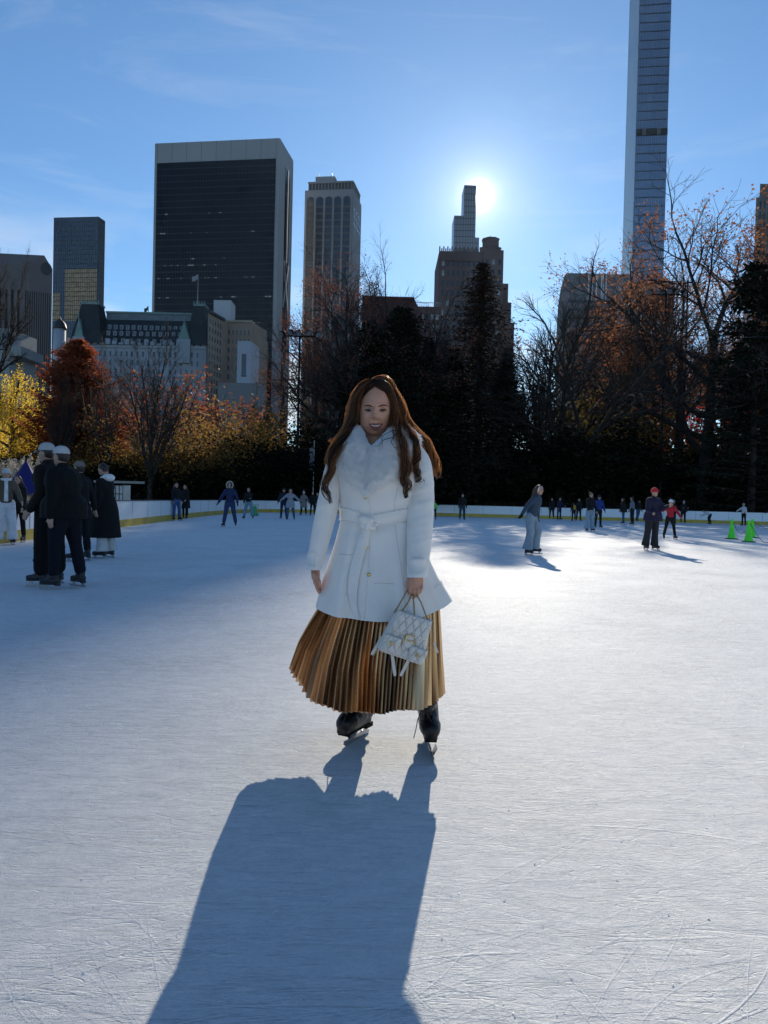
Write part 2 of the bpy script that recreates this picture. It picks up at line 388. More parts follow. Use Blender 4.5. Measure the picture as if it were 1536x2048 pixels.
# gable over the right face
a, b = Vector(B), Vector(Cc); mid = a*.3+b*.7
zt = P(88, 521, 420*1.01).z
nn = Vector(A)-Vector(B)
g = [(a.x, a.y, H-.05), (b.x, b.y, H-.05), (mid.x, mid.y, zt+3)]; g2 = [(p[0]+nn.x, p[1]+nn.y, p[2]) for p in g]
MB().add(g+g2, [(0, 1, 2), (3, 5, 4), (0, 2, 5, 3), (1, 4, 5, 2), (0, 3, 4, 1)]).build('gable', ST, t)
d = (b-a).normalized(); nrm = Vector((d.y, -d.x)); cpt = a*.22+b*.78
mb = MB(); ring = []
for i in range(20):
    an = 2*math.pi*i/20; ring.append((cpt.x+d.x*3.0*math.cos(an)+nrm.x*.3, cpt.y+d.y*3.0*math.cos(an)+nrm.y*.3, H-.5+3.8*math.sin(an)))
mb.add(ring, [tuple(range(20))]); mb.build('round_notch', DM, t)
for (q, w_, nu) in ((A, B, 7), (B, Cc, 12)):
    windows(t, q, w_, H*.52, H-14, nu, 1, .42, .98, DWN, keep=20, name='tall_window')
    windows(t, q, w_, 6, H*.5, nu, 22, .5, .6, [DWN, GL], keep=30)
# --- pale low block in front of it
Bc = P(20, 657, 300); H = Bc.z; B = xy(Bc); A = (B[0]-30, B[1]); Cc = (B[0]+1.5, B[1]+20)
t = bldg_root('apartment_block', B, 'small pale stone block at the left edge in front of the gabled tower', 'building')
PS = pm('pale_stone', (.34, .35, .35), .85, var=.1, scale=.1)
body_parts(t, A, B, Cc, H, PS); windows(t, A, B, 4, H-1, 10, 16, .45, .5, GL, keep=40)
MB().box((B[0]-11, B[1]+10, H-9), (31, 19, 4)).build('setback', PS, t)

# --- the big black slab in a travertine frame
Bc = P(560, 276, 400); H = Bc.z; B = xy(Bc); A = xy(atz(310, 287, H)); Cc = xy(atz(587, 322, H))
t = bldg_root('black_slab_tower', B, 'huge black glass slab with pale stone frame, tallest on the left half', 'building')
TR = pm('travertine', (.34, .35, .36), .75, var=.06, scale=.05)
BG = pm('black_curtain_glass', (.006, .007, .011), .22, spec=.22, var=.3, scale=.04)
D = body_parts(t, A, B, Cc, H, TR, 'stone_frame')
Lf = (Vector(B)-Vector(A)).length; zt = P(560, 317, 400).z
MB().wallbox(A, B, Lf*.022, Lf*.972, .5, zt, .25).build('curtain_wall', BG, t)
mb = MB()
for j in range(50):
    z = 8+(zt-8)*j/50; mb.wallbox(A, B, Lf*.022, Lf*.972, z-.25, z+.25, .32)
for i in range(41):
    u = Lf*(.022+.95*i/40); mb.wallbox(A, B, u-.06, u+.06, .6, zt, .30)
mb.build('spandrel_lines', pm('black_spandrel', (.009, .01, .014), .5, var=.2), t)
mb = MB()
for i in range(9):
    u = Lf*(.022+.95*i/8); mb.wallbox(A, B, u-.1, u+.1, zt+.3, H, .02)
mb.build('stone_joint', pm('joint', (.12, .12, .12), .8), t)
# a few lit ceilings seen through the glass
rng = random.Random(4); mb = MB()
for k in range(46):
    r_ = rng.choice((8, 11, 15, 16, 18, 21, 25, 31, 33)); z = zt-(zt-8)*r_/50; u = Lf*(.04+.9*rng.random()); w_ = rng.choice((.5, .7, 1.4))
    mb.wallbox(A, B, u, u+w_, z-.15, z+.15, .36)
lit = bpy.data.materials.new('lit_ceiling'); lit.use_nodes = True; e = lit.node_tree.nodes['Principled BSDF']; e.inputs['Base Color'].default_value = (.3, .3, .3, 1); e.inputs['Emission Color'].default_value = (.8, .85, 1, 1); e.inputs['Emission Strength'].default_value = .22
mb.build('ceiling_light', lit, t)
Ls = (Vector(Cc)-Vector(B)).length; zs = P(570, 332, 410).z
MB().wallbox(B, Cc, Ls*.42, Ls*.74, .5, zs, .2).build('side_glazing', BG, t)
mb = MB(); d = (Vector(Cc)-Vector(B)).normalized(); nrm = Vector((d.y, -d.x))
def onside(u, z): p = Vector(B)+d*(Ls*u)+nrm*.4; return (p.x, p.y, z)
zz = zs*.72
while zz > 20:
    z2 = zz-26
    for u0_, u1_ in ((.42, .74), (.74, .42)): mb.tube([onside(u0_, zz), onside(u1_, z2)], .42, 4)
    mb.tube([onside(.42, zz), onside(.74, zz-3)], .35, 4); zz -= 52
mb.tube([onside(.58, zs), onside(.58, zs*.72)], .4, 4); mb.build('cross_brace', TR, t)

# --- the arched concrete tower
Bc = P(707, 378, 450); H = Bc.z; B = xy(Bc); A = xy(atz(610, 381, H)); Cc = xy(atz(723, 411, H))
t = bldg_root('arched_tower', B, 'slim grey concrete tower with arched window bays behind the red oak', 'building')
CT = pm('grey_concrete', (.24, .25, .27), .85, var=.08, scale=.05)
D = body_parts(t, A, B, Cc, H, CT)
Lf = (Vector(B)-Vector(A)).length; nb = 5; ztop = P(650, 390, 450).z
df = (Vector(B)-Vector(A)).normalized(); nf = Vector((df.y, -df.x)); pitch = Lf*.93/nb
for i in range(nb):
    u0_ = Lf*.035+pitch*(i+.12); u1_ = u0_+pitch*.76; rr_ = (u1_-u0_)/2; cz = ztop-rr_
    ring = [(u0_, 3), (u1_, 3)]+[(u0_+rr_+rr_*math.cos(a_), cz+rr_*math.sin(a_)) for a_ in [math.pi*k/10 for k in range(11)]]
    V = [(A[0]+df.x*u+nf.x*.12, A[1]+df.y*u+nf.y*.12, z) for u, z in ring]
    MB().add(V, [tuple(range(len(V)))]).build('window_bay', GL, t)
SPB = pm('spandrel_brown', (.06, .062, .07), .6, var=.2)
for j in range(44):
    mb = MB(); z = 6+(ztop-9)*j/44
    for i in range(nb):
        u0_ = Lf*.035+pitch*(i+.12); mb.wallbox(A, B, u0_, u0_+pitch*.76, z, z+1.25, .2, -.12)
    mb.build('spandrel', SPB, t)
mb = MB()
for i in range(nb+1):
    u = Lf*.035+pitch*i; mb.wallbox(A, B, max(0, u-pitch*.07), u+pitch*.07, 0, H-5, .9)
mb.build('pier', CT, t)
windows(t, B, Cc, H-22, H-9, 4, 3, .4, .5, GL, keep=12)
# gallery and penthouse
def inset(A, B, Cc, k0, k1, s0, s1):
    A, B, Cc = Vector(A), Vector(B), Vector(Cc); f = B-A; s = Cc-B
    return [tuple(A+f*k0+s*s0), tuple(A+f*k1+s*s0), tuple(A+f*k1+s*s1)]
q = inset(A, B, Cc, .06, .97, .06, .9); Hg = H+5.2; body_parts(t, *q, Hg, pm('gallery_shade', (.06, .06, .065), .8), 'gallery', H)
mb = MB(); Lq = (Vector(q[1])-Vector(q[0])).length
for i in range(14): mb.wallbox(q[0], q[1], Lq*i/13.5, Lq*i/13.5+.45, H+.02, Hg-.6, .5)
mb.wallbox(q[0], q[1], -.3, Lq+.4, Hg-.58, Hg+.4, .7); Ls2 = (Vector(q[2])-Vector(q[1])).length
for i in range(10): mb.wallbox(q[1], q[2], Ls2*i/9.5, Ls2*i/9.5+.45, H+.02, Hg-.6, .5)
mb.wallbox(q[1], q[2], .5, Ls2, Hg-.58, Hg+.4, .7); mb.build('colonnade', CT, t)
q = inset(A, B, Cc, .18, .58, .15, .7); body_parts(t, *q, P(640, 351, 455).z, CT, 'penthouse', Hg+.42)
MB().box((q[1][0]-2, q[1][1]+2, P(640, 351, 455).z+1.5), (.3, .3, 4)).box((q[0][0]+2, q[0][1]+2, P(640, 351, 455).z+1), (.3, .3, 3)).build('antenna', DM, t)

# --- the old white hotel with a dark mansard
Yh = 330
zE = P(300, 690, Yh).z; A = xy(P(106, 700, Yh+2)); B = xy(P(413, 700, Yh)); Cc = (B[0]+3, B[1]+40)
t = bldg_root('grand_hotel', B, 'white old hotel with dark mansard roof, green gables and corner turrets', 'building')
HW = pm('white_glazed_brick', (.33, .365, .41), .8, var=.1, scale=.08); MS = pm('slate_mansard', (.014, .020, .022), .6, var=.35, scale=.3); CG = pm('copper_green', (.16, .26, .24), .6, var=.25, scale=.5)
body_parts(t, A, B, Cc, zE, HW)
def X(px): return P(px, 700, Yh).x
def Z(py): return P(260, py, Yh).z
zR = Z(632); V = []
xl, xr = X(150), X(392)
f0, f1 = (xl, Yh+1.5), (xr, Yh+.3)
MB().add([(f0[0], f0[1], zE+.02), (f1[0], f1[1], zE+.02), (f1[0]+1, f1[1]+36, zE+.02), (f0[0], f0[1]+36, zE+.02), (xl+3, Yh+8, zR), (xr-3, Yh+7, zR), (xr-3, Yh+30, zR), (xl+3, Yh+30, zR)],
         [(0, 1, 5, 4), (1, 2, 6, 5), (2, 3, 7, 6), (3, 0, 4, 7), (4, 5, 6, 7)]).build('mansard_roof', MS, t)
# flat glass gallery above
MB().box(((X(198)+X(372))/2, Yh+16, (Z(632)+Z(618))/2), (X(372)-X(198), 16, Z(618)-Z(632)-.1)).build('roof_gallery', pm('lead_roof', (.12, .16, .19), .5, var=.2, scale=.4), t)
MB().box(((X(200)+X(372))/2, Yh+16, Z(616.5)), (X(374)-X(196), 17, .8)).build('cornice', CG, t)
# pavilion roofs left and right
for (p0, p1, top, dz) in ((146, 196, 606, .6), (376, 408, 604, .3)):
    a0, a1 = X(p0), X(p1); w_ = a1-a0
    MB().add([(a0-1.5, Yh-.5, zE+.5), (a1+1.5, Yh-.5, zE+.5), (a1+1.5, Yh+14, zE+.5), (a0-1.5, Yh+14, zE+.5), (a0+w_*.16, Yh+4, Z(top)), (a1-w_*.16, Yh+4, Z(top)), (a1-w_*.16, Yh+11, Z(top)), (a0+w_*.16, Yh+11, Z(top))],
             [(0, 1, 5, 4), (1, 2, 6, 5), (2, 3, 7, 6), (3, 0, 4, 7), (4, 5, 6, 7)]).build('pavilion_roof', MS, t)
    mb = MB().box(((a0+a1)/2, Yh+7.5, Z(top)+.5), (w_*.74, 7.6, 1))
    for i in range(5): mb.box((a0+w_*(.16+.17*i), Yh+4, Z(top)+1.4), (.35, .35, 1.6))
    mb.build('roof_crest', CG, t)
# gables
for pc, hw in ((158, 9), (368, 11)):
    a0, a1, c0 = X(pc-hw), X(pc+hw), X(pc); zb = Z(676)
    V = [(a0, Yh-.8, zb), (a1, Yh-.8, zb), (c0, Yh-.8, Z(640)), (a0, Yh+8, zb), (a1, Yh+8, zb), (c0, Yh+8, Z(640))]
    MB().add(V, [(0, 1, 2), (3, 5, 4), (0, 2, 5, 3), (1, 4, 5, 2), (0, 3, 4, 1)]).box((c0, Yh-.8, Z(636)), (.4, .4, 3)).build('gable', CG, t)
    MB().box(((a0+a1)/2, Yh+3, (zb+zE-8)/2), (a1-a0+1, 8.2, zb-zE+7.9)).build('gable_wall', HW, t)
# round turret with a dome at the left corner
cx_ = X(115); mb = MB(); mb.tube([(cx_, Yh+2, 0), (cx_, Yh+2, Z(660))], 2.6, 16); mb.build('turret', HW, t, True)
mb = MB().tube([(cx_, Yh+2, Z(660)), (cx_, Yh+2, Z(656)), (cx_, Yh+2, Z(649)), (cx_, Yh+2, Z(643)), (cx_, Yh+2, Z(640)), (cx_, Yh+2, Z(634))], [3.0, 2.9, 2.5, 1.5, .5, .1], 16); mb.build('turret_dome', MS, t, True)
# crenellated parapet with small dormers
mb = MB()
for i in range(24):
    x_ = X(106)+(X(413)-X(106))*(i+.5)/24; h_ = (1.6, .8, 2.4)[i % 3]; mb.box((x_, Yh+.7, zE+h_/2+.03), (2.0, 1.0, h_))
mb.build('parapet', HW, t)
for row, (py, n_) in enumerate(((650, 13), (664, 12), (681, 10))):
    f = (row*.30); y_ = Yh+7.2-2.4*row
    y_ = Yh+1.0+(7.0)*((Z(py)-zE)/(zR-zE))
    for i in range(n_):
        x_ = X(204)+(X(362)-X(204))*(i+.5)/n_
        o = MB().box((x_, y_-.2, Z(py)), (1.5, 1.6, 2.0)).build('dormer', HW, t); MB().box((x_, y_-1.02, Z(py)), (.9, .12, 1.5)).build('window', GL, o)
windows(t, A, B, 8, zE-2, 26, 15, .34, .52, [GL, GLL], keep=60)
mb = MB()
for z in (zE-1, zE-14, zE-27, zE-40): mb.wallbox(A, B, .1, (Vector(B)-Vector(A)).length-.1, z-.35, z+.35, .5)
mb.build('string_course', HW, t)
# roof clutter: water tank, chillers
mb = MB()
for (p0, p1, top) in ((199, 219, 607), (262, 284, 610), (286, 304, 604), (325, 345, 612)): mb.box(((X(p0)+X(p1))/2, Yh+20, (Z(top)+Z(617))/2+.4), (X(p1)-X(p0), 6, Z(top)-Z(617)))
mb.build('roof_plant', DM, t)
def flag(par_loc, h, lab, cols, w_=3.6, hh=2.2):
    r_ = empty('flagpole', par_loc, lab, 'flagpole'); x, y, z = par_loc
    MB().tube([(x, y, z), (x, y, z+h)], [.22, .1], 8).build('pole', pm('pole_grey', (.35, .35, .36), .4), r_)
    mb = MB(); n_ = 10; V = []
    for i in range(n_):
        for j in range(2): V.append((x-.12-w_*i/(n_-1)*.75, y-.3*math.sin(i*1.1), z+h-.3-hh*j-i*.14+.1*math.sin(i)))
    mb.add(V, [(2*i, 2*i+1, 2*i+3, 2*i+2) for i in range(n_-1)]); f_ = mb.build('flag', pm('flag_cloth', cols, .8, trans=.4), r_)
flag((X(384), Yh+8, Z(604)), Z(534)-Z(604), 'tall flagpole on the hotel right pavilion, pale flag against black glass', (.45, .42, .45))
flag((X(266), Yh+20, Z(606)), Z(590)-Z(606)+.5, 'short flagpole with dark flag on the hotel roof middle', (.08, .12, .10), 2.6, 2)

# --- beige apartment house right of the hotel, and its neighbours
Yb = 318; Bc = P(443, 622, Yb); H = Bc.z; Acn = P(414, 615, Yb)
BG1 = pm('buff_brick', (.33, .275, .22), .85, var=.1, scale=.1); BG2 = pm('tan_brick', (.30, .235, .18), .85, var=.1, scale=.1)
A = xy(P(415, 700, Yb)); B = xy(P(444, 700, Yb+14)); Cc = (B[0]+2, B[1]+20)
t = bldg_root('corner_apartment_house', B, 'tall cream brick house with dark cornice wedged against the hotel right end', 'building')
body_parts(t, A, B, Cc, H, BG1); windows(t, A, B, 6, H-2, 5, 20, .36, .5, GL, keep=60)
Lx = (Vector(B)-Vector(A)).length; MB().wallbox(A, B, -.4, Lx+.6, H-.8, H+.3, 1.1).build('cornice', MS, t)
A = xy(P(443, 700, 340)); B = xy(P(503, 700, 340)); Cc = (B[0]+4, B[1]+18); H = P(480, 643, 340).z
t = bldg_root('brick_apartment_house', B, 'tan brick house with arched top windows between the hotel and black slab', 'building')
body_parts(t, A, B, Cc, H, BG2); windows(t, A, B, 6, H-3, 7, 18, .36, .5, GL, keep=70)
body_parts(t, B, xy(P(515, 700, 345)), (xy(P(515, 700, 345))[0]+2, 362), P(515, 668, 345).z, BG2, 'side_wing')
MB().wallbox(A, B, -.3, (Vector(B)-Vector(A)).length+.3, H-.5, H+.5, .7).build('cornice', BG1, t)
MB().box((P(449, 630, 352).x, 352, H+3), (P(466, 630, 352).x-P(432, 630, 352).x, 10, P(449, 616, 352).z-H+8)).build('penthouse', pm('white_render', (.5, .52, .54), .8), t)
A = xy(P(474, 740, 300)); B = xy(P(501, 740, 300)); Cc = (B[0]+1, B[1]+14); H = P(487, 682, 300).z
t = bldg_root('white_low_block', B, 'plain pale grey low block with one dark window above the yellow trees', 'building')
body_parts(t, A, B, Cc, H, pm('pale_panel', (.40, .44, .50), .7, var=.05)); windows(t, A, B, H-14, H-5, 1, 1, .38, .95, GL, keep=2)
MB().box((P(480, 770, 296).x, 300, P(480, 768, 300).z/2), (P(532, 770, 296).x-P(444, 770, 296).x, 6, P(480, 768, 300).z)).build('podium', pm('podium_grey', (.20, .21, .22), .8), t)

# --- dark red block and brown flats behind the pines
A = xy(P(722, 700, 260)); B = xy(P(826, 700, 260)); Cc = (B[0]+4, B[1]+22); H = P(770, 596, 260).z
t = bldg_root('red_brick_block', B, 'dark red brick flat-roofed block behind the pines right of arched tower', 'building')
RB = pm('dark_red_brick', (.10, .038, .034), .85, var=.15, scale=.2)
body_parts(t, A, B, Cc, H, RB); windows(t, A, B, 5, H-3, 12, 14, .35, .5, GL, keep=40)
MB().wallbox(A, B, 0, (Vector(B)-Vector(A)).length, H-.3, H+.5, .4).build('parapet', RB, t)
A = xy(P(826, 700, 300)); B = xy(P(880, 700, 300)); Cc = (B[0]+2, B[1]+20); H = P(850, 613, 300).z
t = bldg_root('flats_block', B, 'brown brick flats with bright strip windows and roof railing left of sunlit tower', 'building')
FB = pm('brown_brick', (.13, .085, .075), .85, var=.12, scale=.2)
body_parts(t, A, B, Cc, H, FB); windows(t, A, B, 6, H-2, 5, 17, .62, .42, [GLL, GL], keep=60)
mb = MB(); Lx = (Vector(B)-Vector(A)).length
for i in range(16): mb.wallbox(A, B, Lx*i/15.2, Lx*i/15.2+.12, H, H+1.5, .1)
mb.wallbox(A, B, 0, Lx, H+1.5, H+1.7, .12); mb.build('railing', PS, t)

# --- stepped brick tower with the octagonal lantern, under the sun
Ya = 330
def Xa(px, py=560): return P(px, py, Ya).x
def Za(py, px=950): return P(px, py, Ya).z
t = bldg_root('brick_tower', (Xa(950), Ya), 'brown stepped brick tower with octagonal lantern on its right shoulder, below the sun', 'building')
HB = pm('rosy_brick', (.16, .11, .10), .85, var=.12, scale=.15)
def blk(p0, p1, top, y0, dep, nm='wall', mat=HB, wins=None, py=560, z0=0.0):
    a = (P(p0, py, y0).x, y0); b = (P(p1, py, y0).x, y0); h = P((p0+p1)/2, top, y0).z
    MB().prism([a, b, (b[0], b[1]+dep), (a[0], a[1]+dep)], z0, h).build(nm, mat, t)
    if wins: windows(t, a, b, z0+4 if z0 < 1 else z0+1, h-3.0, *wins)
    return a, b, h
a, b, h = blk(877, 966, 503, Ya, 30, wins=(8, 24, .45, .48, [GL, GLL], .04, .96, 96))
mb = MB()
for i in range(22): mb.wallbox(a, b, (b[0]-a[0])*i/22, (b[0]-a[0])*(i+.55)/22, h, h+(1.2 if i % 2 else 2.1), .3, 1)
mb.wallbox(a, b, 0, b[0]-a[0], h-4.3, h-3.9, .4); mb.build('crenellation', HB, t)
blk(966, 1006, 500, Ya-1, 30, 'shoulder', wins=(3, 24, .45, .45, [GL, GLL], .04, .96, 40))
blk(1006, 1017, 567, Ya+6, 24, 'step'); blk(1017, 1024, 605, Ya+8, 22, 'step'); blk(1024, 1031, 645, Ya+10, 20, 'step')
cx_, cy_ = Xa(986, 490), Ya+8
def octo(r_, z0, z1, r2=None, nm='lantern', mat=HB):
    pl = [(cx_+r_*math.cos(math.pi/8+math.pi/4*i), cy_+r_*math.sin(math.pi/8+math.pi/4*i)) for i in range(8)]; r2 = r2 or r_
    tp = [(cx_+r2*math.cos(math.pi/8+math.pi/4*i), cy_+r2*math.sin(math.pi/8+math.pi/4*i)) for i in range(8)]
    MB().prism(pl, z0, z1, tp).build(nm, mat, t)
octo(4.9, Za(500), Za(487)); octo(5.2, Za(486.9), Za(485), nm='ledge'); octo(3.9, Za(484.9), Za(470)); octo(4.0, Za(469.9), Za(466), 4.3, 'cornice'); octo(4.2, Za(465.9), Za(461), 1.0, 'lantern_roof')
MB().tube([(cx_, cy_, Za(461)), (cx_, cy_, Za(458))], .2, 6).build('finial', DM, t)

# --- the slim stepped glass needle that half hides the sun
Yn = 480
t = bldg_root('needle_tower', (P(935, 450, Yn).x, Yn), 'very slim stepped glass needle with the sun at its right edge', 'building')
NG = pm('needle_glass', (.30, .31, .33), .3, spec=.6, var=.12, scale=.05)
for (p0, p1, top, nm) in ((926.5, 951, 370, 'upper_shaft'), (908, 926.4, 431, 'lower_shaft'), (951.1, 959, 475, 'side_shaft')):
    a = (P(p0, 450, Yn).x, Yn); b = (P(p1, 450, Yn).x, Yn); h = P(p0, top, Yn).z
    MB().prism([a, b, (b[0], b[1]+16), (a[0], a[1]+16)], 0, h).build(nm, NG, t)
    mb = MB(); Lx = b[0]-a[0]; n_ = max(2, int(Lx/1.6))
    for i in range(n_+1): mb.wallbox(a, b, max(0, Lx*i/n_-.1), min(Lx, Lx*i/n_+.1), 40, h, .25)
    z = 60
    while z < h: mb.wallbox(a, b, .05, Lx-.05, z-.15, z+.15, .2); z += 4
    mb.build('fin', pm('needle_fin', (.10, .09, .085), .5), t)

# --- curved sloping tower and its pale classical neighbour
Ys = 370
t = bldg_root('curved_tower', (P(1190, 600, Ys).x, Ys), 'grey tower sweeping outward below a flat top behind the bare tree', 'building')
prof = [(546, 1133), (551, 1129), (560, 1126.5), (580, 1121), (600, 1117.5), (640, 1114), (690, 1112), (1000, 1111)]
xr_ = P(1262, 560, Ys).x; V = []; 
for py, px in prof: p = P(px, py, Ys); V.append((p.x, Ys, max(0, p.z)))
nV = len(V); V += [(xr_, Ys-.01*0, v[2]) for v in V]; V += [(v[0]*(Ys+30)/Ys+1, Ys+30, v[2]) for v in V[:nV]]+[(xr_+8, Ys+30, v[2]) for v in V[:nV]]
Fq = []
for i in range(nV-1):
    Fq += [(i, i+1, nV+i+1, nV+i), (2*nV+i, 3*nV+i, 3*nV+i+1, 2*nV+i+1), (i, 2*nV+i, 2*nV+i+1, i+1), (nV+i, nV+i+1, 3*nV+i+1, 3*nV+i)]
Fq += [(0, nV, 3*nV, 2*nV)]
MB().add(V, Fq).build('wall', pm('curved_grey', (.20, .20, .205), .7, var=.08, scale=.05), t)
mb = MB()
for px in (1177, 1184, 1193, 1203, 1206, 1212):
    x_ = P(px, 570, Ys).x; mb.box((x_, Ys-.2, P(px, 575, Ys).z), (.45, .5, P(px, 549, Ys).z-P(px, 600, Ys).z))
mb.build('white_fin', pm('white_fin', (.8, .8, .82), .5), t)
mb = MB()
for j in range(26):
    z = P(1200, 604, Ys).z-j*4.2
    if z > 2: mb.box(((P(1122, 600, Ys).x+xr_)/2+2, Ys-.05, z), ((xr_-P(1122, 600, Ys).x)*.9, .2, 1.3))
mb.build('ribbon_window', GL, t)
A = xy(P(1232, 700, 350)); B = xy(P(1345, 700, 350)); Cc = (B[0]+9, B[1]+25); H = P(1280, 566, 350).z
t = bldg_root('limestone_apartments', B, 'pale limestone apartment block with paired windows behind the orange oak', 'building')
LS = pm('limestone', (.34, .33, .33), .85, var=.08, scale=.1)
body_parts(t, A, B, Cc, H, LS); windows(t, A, B, 6, H-8, 12, 18, .4, .45, [GL, GLL], keep=96)
mb = MB()
for z in (H-.6, H-9, H-24): mb.wallbox(A, B, .0, (Vector(B)-Vector(A)).length, z-.4, z+.5, .6)
mb.build('string_course', LS, t)

# --- supertall glass tower leaving the frame
Yt = 420; zt = P(1300, -120, Yt).z
B = xy(P(1268.5, 400, Yt)); Cc = xy(P(1331, 400, Yt-2.2)); A = xy(P(1248.5, 400, Yt+26))
t = bldg_root('supertall_tower', B, 'pencil-thin blue glass skyscraper with one dark band, running out of the top', 'building')
SG = pm('sky_glass', (.22, .27, .34), .07, metal=.6, var=.15, scale=.03)
SGL = pm('side_glass', (.11, .105, .085), .13, metal=.9, var=.45, scale=.12, bump=.5, bscale=.6, stretch=(6, 6, .5))
D = (A[0]+Cc[0]-B[0], A[1]+Cc[1]-B[1])
MB().prism([B, Cc, D, A], 0, zt).build('curtain_wall', SG, t)
MB().wallbox(A, B, .1, (Vector(B)-Vector(A)).length-.1, 0, zt, .25).build('side_curtain_wall', SGL, t)
Lf = (Vector(Cc)-Vector(B)).length; mb = MB(); zb0, zb1 = P(1300, 273, Yt).z, P(1300, 259, Yt).z; dz = (P(1300, 380, Yt).z-P(1300, 397.6, Yt).z)
z = zb1
while z < zt: z += dz; mb.wallbox(B, Cc, .3, Lf-.3, z-.2, z+.18, .3)
z = zb0
while z > 8: z -= dz; mb.wallbox(B, Cc, .3, Lf-.3, z-.2, z+.18, .3)
mb.build('floor_band', pm('tower_band', (.05, .06, .075), .4), t)
MB().wallbox(B, Cc, .05, Lf, zb0, zb1, .32).build('dark_band', pm('louvre_black', (.008, .008, .01), .6), t)
mb = MB()
for u in (.21, .25, .29, .68, .72, .76): mb.wallbox(B, Cc, Lf*u-.12, Lf*u+.12, zb0+.1, zb1-.1, .42)
mb.build('louvre_post', pm('louvre_post', (.25, .25, .25), .5), t)
mb = MB(); rng = random.Random(3); us = [.04, .1, .15, .2, .24, .31, .38, .5, .56, .63, .68, .73, .78, .84, .9, .95]
for u in us: mb.wallbox(B, Cc, Lf*u-.06, Lf*u+.06, 0, zb0-.1, .2); mb.wallbox(B, Cc, Lf*u-.06, Lf*u+.06, zb1+.1, zt, .2)
mb.build('mullion', pm('tower_mullion', (.12, .14, .18), .4), t)

# --- domed tower at the right edge
Yd = 380; t = bldg_root('domed_tower', (P(1545, 400, Yd).x, Yd), 'weathered stone tower with a domed crown cut by the right frame edge', 'building')
DS = pm('dark_stone', (.16, .15, .135), .85, var=.2, scale=.2)
def Xd(px): return P(px, 400, Yd).x
def Zd(py): return P(1530, py, Yd).z
MB().prism([(Xd(1512), Yd), (Xd(1640), Yd), (Xd(1640)+16, Yd+28), (Xd(1512)*1.08, Yd+28)], 0, Zd(395)).build('wall', DS, t)
MB().prism([(Xd(1521), Yd+1), (Xd(1600), Yd+1), (Xd(1600)+14, Yd+26), (Xd(1521)*1.075, Yd+26)], Zd(395)+.05, Zd(366)).build('upper_stage', DS, t)
cx_ = Xd(1562)*1.04; r0 = Xd(1560)-Xd(1526)
MB().tube([(cx_, Yd+14, Zd(366)), (cx_, Yd+14, Zd(352)), (cx_, Yd+14, Zd(342)), (cx_, Yd+14, Zd(334)), (cx_, Yd+14, Zd(328))], [r0, r0*.97, r0*.8, r0*.5, r0*.05], 16).build('dome', DS, t, True)
windows(t, (Xd(1512), Yd), (Xd(1640), Yd), 10, Zd(400), 14, 30, .4, .7, GL, keep=60)
# ------------------------------------------------------------------ trees
def seg_mesh(name, S, mat, parent):
    """S: rows of p0(3) p1(3) r0 r1 -> tapered tubes in one mesh (all quads)"""
    S = np.asarray(S, dtype=np.float64); outV = []; outF = []; base = 0
    for lo, hi, k in ((.09, 99, 7), (.03, .09, 4), (0, .03, 3)):
        m = (S[:, 6] >= lo) & (S[:, 6] < hi); s = S[m]
        if not len(s): continue
        a, b = s[:, :3], s[:, 3:6]; t = b-a; L_ = np.linalg.norm(t, axis=1, keepdims=True); L_[L_ < 1e-6] = 1; t = t/L_
        ref = np.where(np.abs(t[:, 2:3]) < .9, np.array([[0, 0, 1.]]), np.array([[1., 0, 0]])); u = np.cross(t, ref); u /= np.linalg.norm(u, axis=1, keepdims=True); w = np.cross(t, u)
        an = 2*np.pi*np.arange(k)/k; ca, sa = np.cos(an), np.sin(an)
        ring = u[:, None, :]*ca[None, :, None]+w[:, None, :]*sa[None, :, None]
        V = np.concatenate([a[:, None, :]+ring*s[:, 6][:, None, None], b[:, None, :]+ring*s[:, 7][:, None, None]], axis=1).reshape(-1, 3)
        i = np.arange(k); f = np.stack([i, (i+1) % k, (i+1) % k+k, i+k], 1); Fq = (np.arange(len(s))*2*k)[:, None, None]+f[None]
        outV.append(V); outF.append(Fq.reshape(-1, 4)+base); base += len(V)
    return np_mesh(name, np.concatenate(outV), np.concatenate(outF), mat, parent, smooth=True)
def leaf_mesh(name, Pc, size, mat, parent, rng, aspect=.6, droop=0.0, dirs=None):
    n = len(Pc); d = rng.normal(size=(n, 3)) if dirs is None else dirs+rng.normal(size=(n, 3))*.35
    d[:, 2] -= droop; d /= np.linalg.norm(d, axis=1, keepdims=True)
    e = np.cross(d, rng.normal(size=(n, 3))); e /= np.linalg.norm(e, axis=1, keepdims=True)
    s = (size*(.6+.8*rng.random((n, 1)))); d = d*s; e = e*s*aspect*.5
    V = np.stack([Pc, Pc+d*.5+e, Pc+d, Pc+d*.5-e], 1).reshape(-1, 3); Fq = np.arange(n*4).reshape(n, 4)
    return np_mesh(name, V, Fq, mat, parent)
def unit(v): return v/(np.linalg.norm(v)+1e-9)
